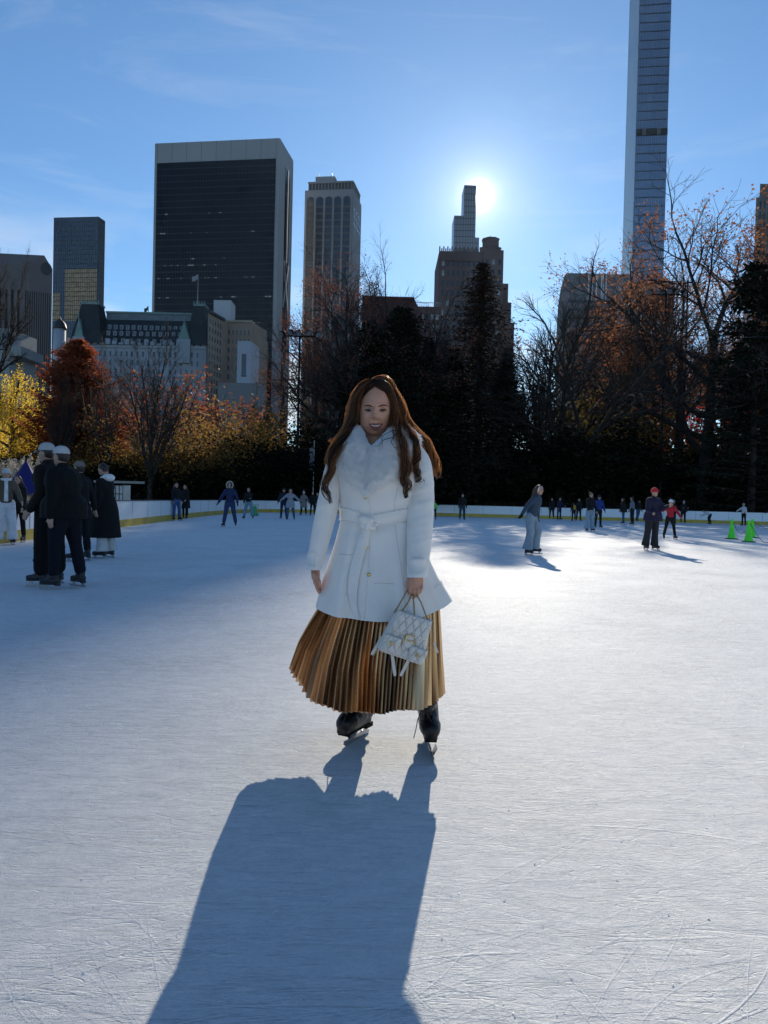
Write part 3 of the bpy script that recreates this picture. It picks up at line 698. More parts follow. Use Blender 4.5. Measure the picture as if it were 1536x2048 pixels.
class Tree:
    """recursive skeleton; every level has (children, length ratio, spread in degrees, upward pull, wobble, pieces)"""
    def __init__(s, seed): s.rng = rs(seed); s.S = []; s.tips = []
    def branch(s, p, d, L_, r, lv, levels, rmin=.011):
        rng = s.rng; nc, lr, sp, up, wob, pcs = levels[lv]; q = np.array(p, float); d = unit(np.array(d, float)); step = L_/pcs; pts = [q.copy()]; ds = [d]
        rend = max(rmin, r*(.42 if lv else .5))
        for i in range(pcs):
            d = unit(d+rng.normal(size=3)*wob+np.array([0, 0, up/pcs])); ra = r+(rend-r)*i/pcs; rb = r+(rend-r)*(i+1)/pcs
            q2 = q+d*step; s.S.append((*q, *q2, max(ra, rmin), max(rb, rmin))); q = q2; pts.append(q.copy()); ds.append(d)
        if lv+1 >= len(levels): s.tips.append((pts[-1], ds[-1])); s.tips.append((pts[len(pts)//2], ds[-1])); return
        n = max(1, int(round(nc*(.8+.4*rng.random())))); t0 = .30 if lv else s.first; ph = rng.random()*6.28
        for k in range(n):
            t = t0+(1-t0)*(k+rng.random()*.8)/n; t = min(t, .995) if k < n-1 else 1.0
            i = min(int(t*pcs), pcs-1); fr = t*pcs-i; base = pts[i]*(1-fr)+pts[i+1]*fr; dd = ds[min(i+1, pcs)]
            ph += 2.4+rng.normal()*.3; a = R(sp)*(.65+.6*rng.random())*(1 if k < n-1 else .35)
            u = unit(np.cross(dd, [0.31, .2, .93])); w = np.cross(dd, u); nd = dd*math.cos(a)+(u*math.cos(ph)+w*math.sin(ph))*math.sin(a)
            rr = max(rmin, (r+(rend-r)*t)*(.62 if k < n-1 else .85)); s.branch(base, nd, L_*lr*(.75+.5*rng.random())*(1.15-.5*t if lv else 1), rr, lv+1, levels, rmin)
    def grow(s, L_, r, levels, first=.35, lean=(0, 0, 1)):
        s.first = first; s.branch((0, 0, -.4), lean, L_, r, 0, levels); s.S = np.array(s.S); s.h = s.S[:, 5].max(); return s
BARK = pm('bark_dark', (.035, .028, .024), .9, var=.35, scale=3, bump=.5, bscale=12)
BARK2 = pm('bark_grey', (.06, .052, .047), .9, var=.3, scale=3)
L_OAK = pm('oak_leaf_rust', (.36, .12, .05), .7, var=.35, scale=.5, trans=.5, col2=(.20, .07, .045))
L_OAK2 = pm('oak_leaf_orange', (.46, .19, .07), .7, var=.4, scale=.5, trans=.55, col2=(.26, .10, .05))
L_YEL = pm('willow_yellow', (.72, .46, .04), .7, var=.2, scale=.4, trans=.72, col2=(.62, .46, .05), spec=.1)
L_RED = pm('redwood_rust', (.24, .06, .028), .8, var=.3, scale=.4, trans=.5, col2=(.48, .13, .05), spec=.1)
L_GOLD = pm('shrub_gold', (.46, .29, .07), .7, var=.5, scale=.6, trans=.55, col2=(.20, .12, .04), spec=.1)
L_OLV = pm('leaf_olive', (.10, .09, .025), .7, var=.35, scale=.6, trans=.4, col2=(.20, .14, .04), spec=.1)
L_DARK = pm('needle_dark', (.012, .018, .012), .9, var=.4, scale=.6, col2=(.026, .030, .018), spec=.06)
L_YEW = pm('yew_dark', (.008, .010, .007), .9, var=.4, scale=.8, col2=(.018, .018, .010), spec=.05)
L_CRIM = pm('maple_crimson', (.50, .04, .04), .7, var=.3, scale=.6, trans=.5)
L_PLUME = pm('plume_cream', (.55, .47, .38), .9, var=.2, scale=2, trans=.3)
PROTO = {}
def crown_pts(t, n, jit, zlo=0.0, zhi=1.0, filt=None):
    tp = np.array([a for a, b in t.tips]); h = tp[:, 2]/t.h; m = (h >= zlo) & (h <= zhi)
    if filt is not None: m &= filt(tp)
    tp = tp[m]; idx = t.rng.randint(0, len(tp), n); return tp[idx]+t.rng.normal(size=(n, 3))*jit
def place(kind, x, y, h, rz, label, cat, group=None, wide=1.0, name=None):
    """first use builds the tree from its prototype; later uses copy thing and parts"""
    parts, ph, nm = PROTO[kind]; s = h/ph
    r_ = empty(name or nm, (x, y, terrain_h(x, y)-.05), label, cat, group)
    for pn, me in parts:
        o = bpy.data.objects.new(pn, me); C.objects.link(o); o.parent = r_; o.scale = (s*wide, s*wide, s); o.rotation_euler = (0, 0, rz)
    return r_
def proto(kind, nm, objs, h):
    PROTO[kind] = ([(o.name.split('.')[0], o.data) for o in objs], h, nm)
    for o in objs: bpy.data.objects.remove(o)

# broad bare tree with many rising limbs
t = Tree(11).grow(9, .62, [(12, 1.0, 44, .2, .05, 5), (9, .52, 36, .45, .10, 5), (8, .52, 34, .35, .15, 4), (7, .55, 34, .2, .2, 3), (4, .6, 36, .1, .25, 2)], .25)
proto('broad', 'bare_tree', [seg_mesh('trunk', t.S[t.S[:, 6] >= .05], BARK, None), seg_mesh('twigs', t.S[t.S[:, 6] < .05], BARK, None)], t.h)
# vase shaped bare tree, steep limbs
t = Tree(5).grow(4.2, .34, [(9, 2.1, 27, .1, .05, 3), (9, .42, 26, .25, .07, 7), (8, .5, 28, .2, .12, 4), (5, .6, 28, .1, .16, 3), (3, .6, 30, 0, .2, 2)], .35)
proto('vase', 'bare_vase_tree', [seg_mesh('trunk', t.S[t.S[:, 6] >= .04], BARK, None), seg_mesh('twigs', t.S[t.S[:, 6] < .04], BARK, None)], t.h)
# big bare tree, limbs fanning out from a short trunk
t = Tree(61).grow(5.0, .62, [(11, 2.9, 36, .0, .04, 4), (11, .42, 36, .3, .10, 8), (9, .5, 34, .25, .15, 5), (6, .55, 34, .1, .2, 3), (4, .6, 34, .05, .22, 2)], .45)
proto('fan', 'bare_tree', [seg_mesh('trunk', t.S[t.S[:, 6] >= .05], BARK, None), seg_mesh('twigs', t.S[t.S[:, 6] < .05], BARK, None)], t.h)
# fine bare sapling
t = Tree(8).grow(9, .12, [(16, .34, 34, .15, .05, 8), (5, .5, 30, .15, .12, 4), (3, .6, 30, .1, .15, 3)], .15)
proto('sapling', 'bare_sapling', [seg_mesh('trunk', t.S[t.S[:, 6] >= .04], BARK2, None), seg_mesh('twigs', t.S[t.S[:, 6] < .04], BARK2, None)], t.h)
# oaks: crooked spreading limbs, leaves kept in the middle of the crown
for kind, seed, mt, nl, lo, hi in (('oak', 21, L_OAK2, 13500, .28, .84), ('redoak', 34, L_OAK, 15000, .25, .88)):
    t = Tree(seed).grow(15, .55, [(13, .66, 60, .15, .05, 7), (9, .56, 46, .35, .13, 6), (7, .55, 42, .25, .18, 4), (6, .58, 40, .1, .22, 3), (3, .6, 40, .05, .25, 2)], .28)
    cell = lambda p: np.array([mnoise.noise(Vector(q)*.28+Vector((seed, 0, 0))) for q in p]) > -.06
    a = seg_mesh('trunk', t.S[t.S[:, 6] >= .05], BARK, None); b = seg_mesh('twigs', t.S[t.S[:, 6] < .05], BARK, None)
    c = leaf_mesh('crown', crown_pts(t, nl, .32, lo, hi, cell), .19, mt, None, t.rng, .75)
    proto(kind, 'oak_tree', [a, b, c], t.h)
# yellow weeping tree: long strings of small leaves
t = Tree(3).grow(7, .3, [(12, .5, 55, .3, .05, 5), (7, .5, 45, .0, .12, 4), (5, .5, 45, -.3, .15, 3)], .25)
tp = np.array([a for a, b in t.tips]); rng = t.rng; idx = rng.randint(0, len(tp), 1000); st = tp[idx]+rng.normal(size=(1000, 3))*.4
Ls = []; Lp = []
for q in st:
    ln = 1+2.6*rng.random(); n_ = int(ln*9); sx_ = rng.normal(size=2)*.12; k = np.arange(n_)/9.0
    pts = np.stack([q[0]+sx_[0]*k, q[1]+sx_[1]*k, np.maximum(q[2]-k, .3)], 1); Lp.append(pts)
Lp = np.concatenate(Lp); Lp += rng.normal(size=Lp.shape)*.06
proto('weep', 'weeping_tree', [seg_mesh('trunk', t.S, BARK, None), leaf_mesh('crown', Lp, .16, L_YEL, None, rng, .55, 1.2)], t.h)
# conical conifer builder
def conifer(seed, H, Rb, mt, nper, needle, droop, dens=1.0, power=.8, gap=.0, tw=.5, r0=.3):
    rng = rs(seed); S = []; Pn = []; Dn = []
    nseg = 14
    for i in range(nseg): z0_, z1_ = H*i/nseg, H*(i+1)/nseg; S.append((0, 0, z0_, .05*math.sin(i), 0.04*math.cos(i*1.3), z1_, r0*(1-i/nseg)+.02, r0*(1-(i+1)/nseg)+.02))
    z = H*.06
    while z < H*.985:
        f = 1-z/H; rad = Rb*(f**power)*(.62+.6*rng.random()); nb_ = max(4, int(7*dens)); ph = rng.random()*6.28
        for k in range(nb_):
            if rng.random() < gap: continue
            a = ph+2*math.pi*k/nb_+rng.normal()*.2; Lb = rad*(.7+.45*rng.random()); dirv = np.array([math.cos(a), math.sin(a), 0]); m = 6; q = np.array([0, 0, z]); 
            for j in range(m):
                tt = (j+1)/m; q2 = np.array([0, 0, z])+dirv*Lb*tt+np.array([0, 0, -droop*Lb*tt*tt+.12*Lb*tt])
                S.append((*q, *q2, .05*(1-tt)+.012, .05*(1-tt)*.8+.012)); nn_ = int(nper*(Lb/m)*(1.2))+1
                pp = q+(q2-q)*rng.random((nn_, 1)); side = np.cross(dirv, [0, 0, 1]); off = rng.normal(size=(nn_, 1))*tw*(.35+.5*(1-tt))*min(1, Lb/2)
                pp = pp+side*off+np.array([0, 0, 1])*(-np.abs(off)*.25+rng.normal(size=(nn_, 1))*.05); Pn.append(pp); Dn.append(np.repeat((dirv*.6+np.array([0, 0, -.15]))[None], nn_, 0)+side*np.sign(off)*.6); q = q2
        z += max(.16, .045*H*f*.42/dens+.12)
    return seg_mesh('trunk', S, BARK, None), leaf_mesh('crown', np.concatenate(Pn), needle, mt, None, rng, .42, 0, np.concatenate(Dn)), H
a, b, h = conifer(2, 22, 5.0, L_DARK, 17, .36, .28, .85, .9, .22, .62); proto('spruce', 'spruce_tree', [a, b], h)
a, b, h = conifer(25, 21, 6.2, pm('needle_brown', (.045, .022, .014), .9, var=.4, scale=.6, spec=.05), 7, .24, .10, 1.25, .75, .12, .75, .34); proto('larch', 'larch_tree', [a, b], h)
a, b, h = conifer(9, 15, 4.4, L_RED, 42, .26, -.35, 1.25, .62, 0, .7); proto('redwood', 'cone_tree', [a, b], h)
a, b, h = conifer(14, 20, 6.2, L_DARK, 15, .42, .05, .75, .55, .34, .95); proto('pine', 'pine_tree', [a, b], h)
# shrubs
def shrub(kind, nm, seed, H, W_, mt, n, size, stems=9, asp=.7):
    t = Tree(seed); rng = t.rng; t.first = .2
    for k in range(stems):
        a = 2*math.pi*k/stems+rng.normal()*.3; sp = .25+.35*rng.random(); t.branch((.3*math.cos(a), .3*math.sin(a), -.1), (math.cos(a)*sp*W_/H*1.6, math.sin(a)*sp*W_/H*1.6, 1), H*.62*(.8+.4*rng.random()), .05, 0, [(6, .5, 32, .1, .08, 5), (4, .55, 36, .1, .15, 3), (3, .6, 36, .05, .2, 2)], .01)
    t.S = np.array(t.S); t.h = t.S[:, 5].max(); tp = np.array([a for a, b in t.tips]); idx = rng.randint(0, len(tp), n)
    proto(kind, nm, [seg_mesh('stems', t.S, BARK, None), leaf_mesh('leaves', tp[idx]+rng.normal(size=(n, 3))*.28, size, mt, None, rng, asp)], t.h)
shrub('gold', 'golden_shrub', 41, 6, 5, L_GOLD, 3200, .17); shrub('olive', 'olive_shrub', 42, 5, 5, L_OLV, 4500, .17)
shrub('yew', 'yew_shrub', 43, 4, 4.5, L_YEW, 15000, .2, 14); shrub('rustshrub', 'rust_shrub', 44, 6, 5, L_OAK, 4500, .17); shrub('crimson', 'crimson_maple', 45, 5, 4, L_CRIM, 2200, .17)

def at(px, Y): return P(px, 930, Y).x
def hgt(px, top, Y): return P(px, top, Y).z-terrain_h(at(px, Y), Y)
def pt(kind, px, Y, top, rz, label, cat='tree', group=None, wide=1.0):
    return place(kind, at(px, Y), Y, hgt(px, top, Y), rz, label, cat, group, wide)
pt('weep', 22, 84, 735, .3, 'bright yellow weeping tree at the left edge above the skaters', wide=1.05)
pt('weep', -50, 90, 760, 1.3, 'yellow weeping tree cut by the left frame edge', wide=1.0)
pt('redwood', 152, 73, 676, 0, 'rust red cone-shaped tree in front of the white hotel left end', wide=1.45)
pt('redwood', 228, 92, 790, 1, 'smaller rust red cone tree peeping right of the big red cone', wide=1.1)
pt('vase', 300, 62, 618, .4, 'bare vase-shaped tree with steep forked limbs in front of the hotel', wide=.80)
pt('vase', 118, 66, 690, 2.2, 'thin bare tree in front of the red cone tree', wide=.45)
pt('vase', 215, 66, 650, 3.9, 'bare upright tree between red cone and vase-shaped tree', wide=.55)
pt('broad', -35, 64, 470, 1.0, 'bare tree at the left edge with twigs reaching into the sky', wide=.42)
pt('rustshrub', 345, 84, 742, .6, 'rusty pink leafed small tree below the hotel right half', wide=1.4)
for i, (px, Y, top, rz, wd, lab) in enumerate(((265, 67, 835, 0, 1.25, 'yellow-leaved shrub behind the tall man in black coat and white hood'), (345, 68, 828, 1.2, 1.3, 'golden shrub above the jeans couple leaning on the barrier'), (415, 66, 835, 2.1, 1.2, 'golden-leaved shrub left of the navy jacket skater'), (470, 72, 785, 3.0, 1.25, 'tall sparse golden shrub below the black slab tower'), (540, 70, 815, 4.1, 1.2, 'yellow-brown shrub just left of the floodlight mast'), (600, 74, 835, 5.0, 1.1, 'dull golden shrub right of the floodlight mast'), (385, 64.8, 860, 5.7, 1.5, 'low golden shrub behind the fence above the barrier'))):
    pt('gold', px, Y, top, rz, lab, 'shrub', 'golden shrubs on the left bank', wd)
for i, (px, Y, top, rz, wd, lab) in enumerate(((60, 66, 890, 0, 1.5, 'olive shrub under the yellow weeping tree'), (175, 66, 895, 1.9, 1.5, 'olive shrub under the red cone tree'), (1160, 80, 785, 2.8, 1.1, 'yellow-olive bush between the bare tree and dark round yew'), (1215, 84, 768, 4.0, 1.25, 'yellow-topped bush left of the right floodlight mast'), (1400, 80, 840, 5.1, 1.5, 'olive bush at the foot of the orange oak'))):
    pt('olive', px, Y, top, rz, lab, 'shrub', 'olive shrubs', wd)
pt('redoak', 694, 76, 492, 2.4, 'red-leaved oak with long crooked limbs in front of the arched tower', wide=1.0)
pt('fan', 815, 88, 520, 2.0, 'bare twiggy tree between the red oak and the brick tower', wide=.8)
pt('fan', 745, 84, 486, 4.6, 'bare crown rising behind the red oak', wide=.7)
for (px, Y, top, rz, wd, k, lab) in ((735, 74, 640, 0, 1.0, 'pine', 'dark pine left of the woman in white, behind her head'), (800, 72, 610, 1.1, 1.05, 'pine', 'dark pine right behind the woman in white'), (690, 72, 760, 2.0, 1.1, 'spruce', 'low dark spruce at the woman right shoulder'), (852, 76, 670, 3.1, 1.6, 'spruce', 'dark spruce in front of the brown flats'), (955, 76, 518, 2.2, 1.35, 'larch', 'tall thin-needled brown larch in front of the brick tower'), (905, 74, 690, .7, 1.7, 'spruce', 'dark spruce at left foot of the tall brown larch'), (1010, 74, 690, 4.4, 1.6, 'spruce', 'dark spruce at right foot of the tall brown larch'), (1505, 62, 520, 1.4, 1.0, 'pine', 'big dark pine at the right edge behind the green cones'), (1470, 70, 700, 5.2, 1.1, 'spruce', 'dark spruce between the orange oak and right edge pine'), (1560, 66, 560, 3.2, 1.1, 'spruce', 'dark spruce cut by the right frame edge'), (1075, 84, 830, 3.3, 1.4, 'spruce', 'low dark spruce above the skating girl in blue')):
    pt(k, px, Y, top, rz, lab, 'tree', 'dark evergreens on the bank', wd)
pt('fan', 1122, 72, 505, .3, 'large bare tree with fanning limbs in front of the curved tower', wide=1.1)
pt('oak', 1405, 72, 345, 2.5, 'tall oak with orange leaves and bare top right of the mast', wide=1.05)
pt('oak', 1300, 84, 470, 3.6, 'orange-leaved oak crown behind the right floodlight mast', wide=.75)
pt('redoak', 1500, 92, 470, 5.0, 'brown-leaved oak crown behind the right edge pine', wide=.9)
pt('crimson', 1372, 88, 790, 0, 'small crimson maple between the two thick trunks', 'tree', wide=1.3)
t = empty('tree_trunk', (at(1353, 78), 78, terrain_h(at(1353, 78), 78)), 'straight thick bare trunk between the right mast and the orange oak', 'tree')
x_, y_, z_ = t.location; MB().tube([(x_, y_, z_-.4), (x_+.1, y_, z_+4), (x_+.15, y_, z_+9), (x_+.1, y_, z_+15)], [.5, .42, .38, .3], 9).build('trunk', BARK, t, True)
tt_ = Tree(77).grow(7, .2, [(7, .8, 50, .3, .08, 5), (6, .5, 40, .2, .12, 4), (4, .55, 40, .1, .2, 3)], .1); tt_.S[:, [0, 3]] += x_+.1; tt_.S[:, [1, 4]] += y_; tt_.S[:, [2, 5]] += z_+14.8
seg_mesh('twigs', tt_.S, BARK, t)
k = 0
for (px, Y, top, wd, rz, lab) in ((1065, 78, 690, .8, .2, 'thin bare sapling left of the large bare tree'), (1180, 90, 640, 1.2, 1.1, 'bare sapling right of the large bare tree trunk'), (1240, 92, 620, 1.2, 2.0, 'bare sapling in front of the limestone block, left one'), (1285, 80, 690, 1, 3.3, 'bare sapling just left of the right floodlight mast'), (1325, 95, 640, 1.1, 4.4, 'bare sapling behind the right floodlight mast'), (1390, 90, 700, 1, 5.0, 'bare sapling between the two thick trunks'), (620, 76, 740, .9, .5, 'bare brown sapling right of the left floodlight mast'), (655, 74, 755, .9, 1.7, 'bare brown sapling left of the low spruce'), (560, 80, 735, .9, 2.9, 'bare sapling before the foot of black slab tower'), (505, 74, 745, .9, 3.8, 'bare sapling above the black jacket skater'), (430, 78, 760, .9, 4.9, 'bare sapling before the tan brick house'), (75, 74, 760, .8, 5.9, 'bare sapling between yellow tree and red cone tree'), (1440, 84, 720, 1, .9, 'bare sapling right of the oak trunk')):
    pt('sapling', px, Y, top, rz, lab, 'sapling', 'bare saplings on the bank', wd)
# a row of bare trees farther up the bank closes the view
for (px, Y, top, kd, rz, wd, lab) in ((60, 118, 800, 'broad', .5, .8, 'far bare tree under the gabled tower'), (240, 120, 790, 'broad', 1.5, .9, 'far bare tree below the hotel left half'), (400, 118, 800, 'broad', 2.5, .9, 'far bare tree below the hotel right end'), (520, 120, 790, 'broad', 3.5, .9, 'far bare tree below the black slab tower'), (640, 118, 770, 'broad', 4.5, .9, 'far bare tree below the arched tower'), (1070, 118, 740, 'broad', 5.5, .9, 'far bare tree left below the curved tower'), (1210, 116, 720, 'broad', .1, .9, 'far bare tree right below the curved tower'), (1330, 118, 700, 'broad', 1.1, .9, 'far bare tree below the limestone block'), (1450, 112, 640, 'broad', 2.1, .9, 'far bare tree behind the orange oak')):
    pt(kd, px, Y, top, rz, lab, 'tree', 'far bare trees up the bank', wd)
# yews along the foot of the bank
YEWL = ['low dark yew shrub beyond the barrier at the far left', 'dark yew right of the container', 'dark yew above the leaning couple', 'dark yew left of the navy jacket skater', 'dark yew right of the navy jacket skater', 'dark yew above the skater in grey coat', 'dark yew by the white pole', 'dark yew left behind the woman in white', 'dark yew right behind the woman in white', 'dark yew above the lone standing man', 'dark yew left of the blue jumper girl', 'dark yew above the blue jumper girl', 'big dark round yew below the yellow bush', 'dark yew above the grey hoodie skater', 'dark yew above the red hat skater', 'dark yew above the child in red', 'dark yew above the crouching child', 'dark yew above the green cones', 'dark yew at the right frame edge']
tops = [900, 905, 900, 905, 900, 895, 890, 850, 850, 850, 850, 860, 838, 850, 870, 900, 905, 880, 850]
for i, lab in enumerate(YEWL):
    px = -20+86.5*i if i != 12 else 1205; Y = 66+(i*7 % 5)*1.6+(8 if i > 12 else 0); pt('yew', px, Y, tops[i], i*1.3, lab, 'shrub', 'dark yews on the bank', 1.5)
# undergrowth on the bank that no one could count
rng = rs(99); n = 60000; xs = -60+170*rng.random(n); ys = 64.2+60*rng.random(n)**1.4
nsv = np.array([mnoise.noise(Vector((x*.13, y*.16, 3))) for x, y in zip(xs, ys)]); zt_ = np.clip(.5+nsv*2.0, .05, 2.0)*rng.random(n); 
m = (nsv > -.25); xs, ys, zt_ = xs[m], ys[m], zt_[m]; zz_ = np.array([terrain_h(x, y) for x, y in zip(xs, ys)])+zt_*1.6
tag(leaf_mesh('undergrowth', np.stack([xs, ys, zz_], 1), .36, pm('undergrowth_leaf', (.010, .010, .007), .9, var=.5, scale=.3, col2=(.032, .026, .013), spec=.05), None, rng, .6), kind='stuff')
# pale plume grass behind the barrier at far left
for k, (px, Y, lab) in enumerate(((22, 24, 'clump of cream plume grass left of the blue umbrella'), (42, 25.5, 'cream plume grass clump nearest the blue umbrella'))):
    x, y = at(px, Y), Y; g = empty('plume_grass', (x, y, terrain_h(x, y)), lab, 'grass clump', 'cream plume grass'); z0_ = terrain_h(x, y); S = []; Lf_ = []
    for i in range(26):
        a = rng.random()*6.28; l = .25+.45*rng.random(); hh = 1.7+.75*rng.random(); q0 = np.array([x+.15*math.cos(a), y+.15*math.sin(a), z0_]); q1 = q0+np.array([math.cos(a)*l, math.sin(a)*l, hh]); S.append((*q0, *q1, .008, .006))
        tt = rng.random((60, 1)); Lf_.append(q1+(q1-q0)*(-.16+.16*tt)+rng.normal(size=(60, 3))*.035*(1.2-tt))
    seg_mesh('stems', S, BARK2, g); leaf_mesh('plumes', np.concatenate(Lf_), .09, L_PLUME, g, rng, .5)
# ------------------------------------------------------------------ people on the ice
DG = None
def fuse(mb, name, mat, parent, voxel=.014, smooth=3):
    """joins overlapping closed shapes into one continuous skin"""
    me = bpy.data.meshes.new('tmp'); off = rootloc(parent) if parent is not None else Vector((0, 0, 0))
    me.from_pydata([tuple(Vector(v)-off) for v in mb.v], [], mb.f); o = bpy.data.objects.new('tmp', me); C.objects.link(o)
    bm = bmesh.new(); bm.from_mesh(me); bmesh.ops.recalc_face_normals(bm, faces=bm.faces); bm.to_mesh(me); bm.free()
    r_ = o.modifiers.new('r', 'REMESH'); r_.mode = 'VOXEL'; r_.voxel_size = voxel; r_.use_smooth_shade = True
    if smooth: s_ = o.modifiers.new('s', 'SMOOTH'); s_.iterations = smooth; s_.factor = .5
    dg = bpy.context.evaluated_depsgraph_get(); m2 = bpy.data.meshes.new_from_object(o.evaluated_get(dg)); bpy.data.objects.remove(o)
    m2.name = name; m2.materials.clear(); m2.materials.append(mat); m2.polygons.foreach_set('use_smooth', [True]*len(m2.polygons))
    p = bpy.data.objects.new(name, m2); C.objects.link(p)
    if parent is not None: p.parent = parent
    return p
def cap(mb, a, b, ra, rb, k=12):
    """tapered capsule"""
    a, b = Vector(a), Vector(b); t = (b-a); L_ = t.length; t = t.normalized() if L_ > 1e-6 else Vector((0, 0, 1)); pts = []; rr = []
    for i in range(5): an = math.pi/2*(1-i/4); pts.append(a-t*ra*math.sin(an)); rr.append(max(.0008, ra*math.cos(an)))
    for i in range(5): an = math.pi/2*i/4; pts.append(b+t*rb*math.sin(an)); rr.append(max(.0008, rb*math.cos(an)))
    mb.tube(pts, rr, k); return mb
MATC = {}
def cloth(col, rough=.85, var=.12, sheen=.0):
    key = tuple(round(c, 3) for c in col)+(rough,)
    if key not in MATC: MATC[key] = pm('cloth', col, rough, var=var, scale=9, bump=.35, bscale=22, spec=.25, sheen=sheen)
    return MATC[key]
SKIN = pm('skin_light', (.42, .25, .18), .55, var=.08, scale=12); SKIN2 = pm('skin_tan', (.26, .145, .10), .55, var=.08, scale=12)
BOOT = pm('skate_boot_black', (.014, .014, .017), .42, var=.3, scale=20); STEEL = pm('blade_steel', (.42, .43, .45), .3, metal=.9, var=.1)
HAIRB = pm('hair_dark', (.018, .012, .010), .5, var=.4, scale=40, stretch=(1, 1, .15)); HAIRC = pm('hair_brown', (.08, .035, .018), .5, var=.4, scale=40, stretch=(1, 1, .15), trans=.25)
BLACK = (.012, .012, .014); NAVY = (.016, .022, .055); JEAN = (.10, .16, .25); LJEAN = (.22, .29, .36); WHITE = (.72, .73, .75)
def person(px, py, H, face, label, top=BLACK, pants=BLACK, armL=(8, 10, 15), armR=(8, 10, 15), legL=(0, 5, 4), legR=(0, 5, 4), lean=3, coat=.0, wide=1.0, slim=1.0, head=(0, 0),
           hair='short', hairc=None, hat=None, hatc=None, skin=None, glove=None, hood=None, scarf=None, bag=None, near=False, boot=None, furhat=False, z0=0.0, Yat=None, bulk=1.0, twist=0, flare=1.0, lit=None):
    g0 = G(px, py) if Yat is None else Vector((P(px, py, Yat).x, Yat, 0)); fw = Vector((math.cos(R(face)), math.sin(R(face)), 0)); rt = Vector((fw.y, -fw.x, 0)); up = Vector((0, 0, 1))
    root = empty('person', (g0.x, g0.y, 0), label, 'person', None); vx = .012 if near else .016; skin = skin or SKIN; s = H*.975
    def dirv(swing, out, side):           # hanging down, swung forward and out to its side
        a, b = R(swing), R(out); return (fw*math.sin(a)*math.cos(b)-up*math.cos(a)*math.cos(b)+rt*side*math.sin(b)).normalized()
    pel = g0+up*(.53*s); feet = {}; legs = {}
    for sd_, lg in ((1, legR), (-1, legL)):
        hip = pel+rt*sd_*.055*s; th = dirv(lg[0], lg[1], sd_); knee = hip+th*.235*s; sh = dirv(lg[0]-lg[2], lg[1]*(.6 if len(lg) < 4 else lg[3]), sd_); ank = knee+sh*.235*s; legs[sd_] = [hip, knee, ank]
    low = min(l[2].z for l in legs.values()); dz = .172+z0-low; pel = pel+up*dz
    for l in legs.values():
        for i in range(3): l[i] = l[i]+up*dz
    ln = R(lean); tup = (up*math.cos(ln)+fw*math.sin(ln)).normalized(); tfw = (fw*math.cos(ln)-up*math.sin(ln)).normalized()
    tw = R(twist); trt = (rt*math.cos(tw)+fw*math.sin(tw)).normalized()
    waist = pel+tup*.10*s; chest = pel+tup*.22*s; shc = pel+tup*.285*s; neck = shc+tup*.035*s; hd = neck+(tup*.6+up*.4).normalized()*.088*s+fw*.012*s
    hr = (.046*s, .056*s, .068*s); Mh = Matrix.Rotation(R(head[0]), 3, 'Z') @ Matrix((rt, fw, up)).transposed() @ Matrix.Rotation(R(-head[1]), 3, 'X')
    hx, hy, hz = Mh.col[0], Mh.col[1], Mh.col[2]
    arms = {}
    for sd_, ar in ((1, armR), (-1, armL)):
        shp = shc+trt*sd_*.098*s-tup*.015*s; ud = dirv(ar[0], ar[1], sd_); el = shp+ud*.165*s; fd = dirv(ar[0]+ar[2], ar[1]*(.5 if len(ar) < 4 else ar[3]), sd_); wr = el+fd*.145*s; arms[sd_] = (shp, el, wr, fd)
    # body : one continuous skin
    b = MB(); cap(b, pel, chest, .075*s, .08*s); cap(b, chest-trt*.05*s, chest+trt*.05*s, .07*s, .07*s); cap(b, shc, neck+tup*.03*s, .04*s, .032*s); b.ball(hd, hr, 16, 12, rot=Mh)
    b.ball(hd-hz*.035*s+hy*.018*s, (.034*s, .036*s, .038*s), 12, 8, rot=Mh); cap(b, hd+hy*.052*s+hz*.006*s, hd+hy*.062*s-hz*.014*s, .006*s, .009*s, 8)
    for sd_ in (1, -1): b.ball(hd+hx*.046*s*sd_-hz*.005*s, (.007*s, .013*s, .019*s), 8, 6, rot=Mh)
    for sd_ in (1, -1):
        h_, k_, a_ = legs[sd_]; cap(b, h_, k_, .056*s, .036*s); cap(b, k_, a_, .034*s, .022*s)
        sp_, e_, w_, fd = arms[sd_]; cap(b, sp_, e_, .032*s, .025*s); cap(b, e_, w_, .024*s, .016*s)
        if not glove: hand(b, w_, fd, fw, trt*sd_, s)
    fuse(b, 'body', skin, root, .010 if near else .013, 2)
    if near:
        for sd_ in (1, -1):
            e_ = MB().ball(hd+hx*.019*s*sd_+hy*.049*s+hz*.006*s, .0075*s, 10, 8); e_.build('eye', pm('eye_dark', (.03, .02, .02), .2), root, True)
            q_ = hd+hx*.019*s*sd_+hy*.053*s+hz*.021*s; MB().tube([q_-hx*.011*s, q_+hz*.003*s, q_+hx*.011*s], .0022*s, 5).build('eyebrow', HAIRB, root)
        q_ = hd+hy*.052*s-hz*.034*s; MB().tube([q_-hx*.012*s, q_+hy*.002*s, q_+hx*.012*s], [.002*s, .004*s, .002*s], 6, flat=.8).build('mouth', pm('lip_rose', (.28, .10, .09), .5), root, True)
    if glove:
        for sd_ in (1, -1):
            m = MB(); w_, fd = arms[sd_][2], arms[sd_][3]; hand(m, w_, fd, fw, trt*sd_, s, 1.25); cap(m, w_-fd*.03*s, w_, .022*s, .022*s); fuse(m, 'glove', cloth(glove), root, .010, 1)
    # trousers
    m = MB(); pr = slim; cap(m, pel-up*.01*s, pel+tup*.07*s, .082*s*bulk, .078*s*bulk)
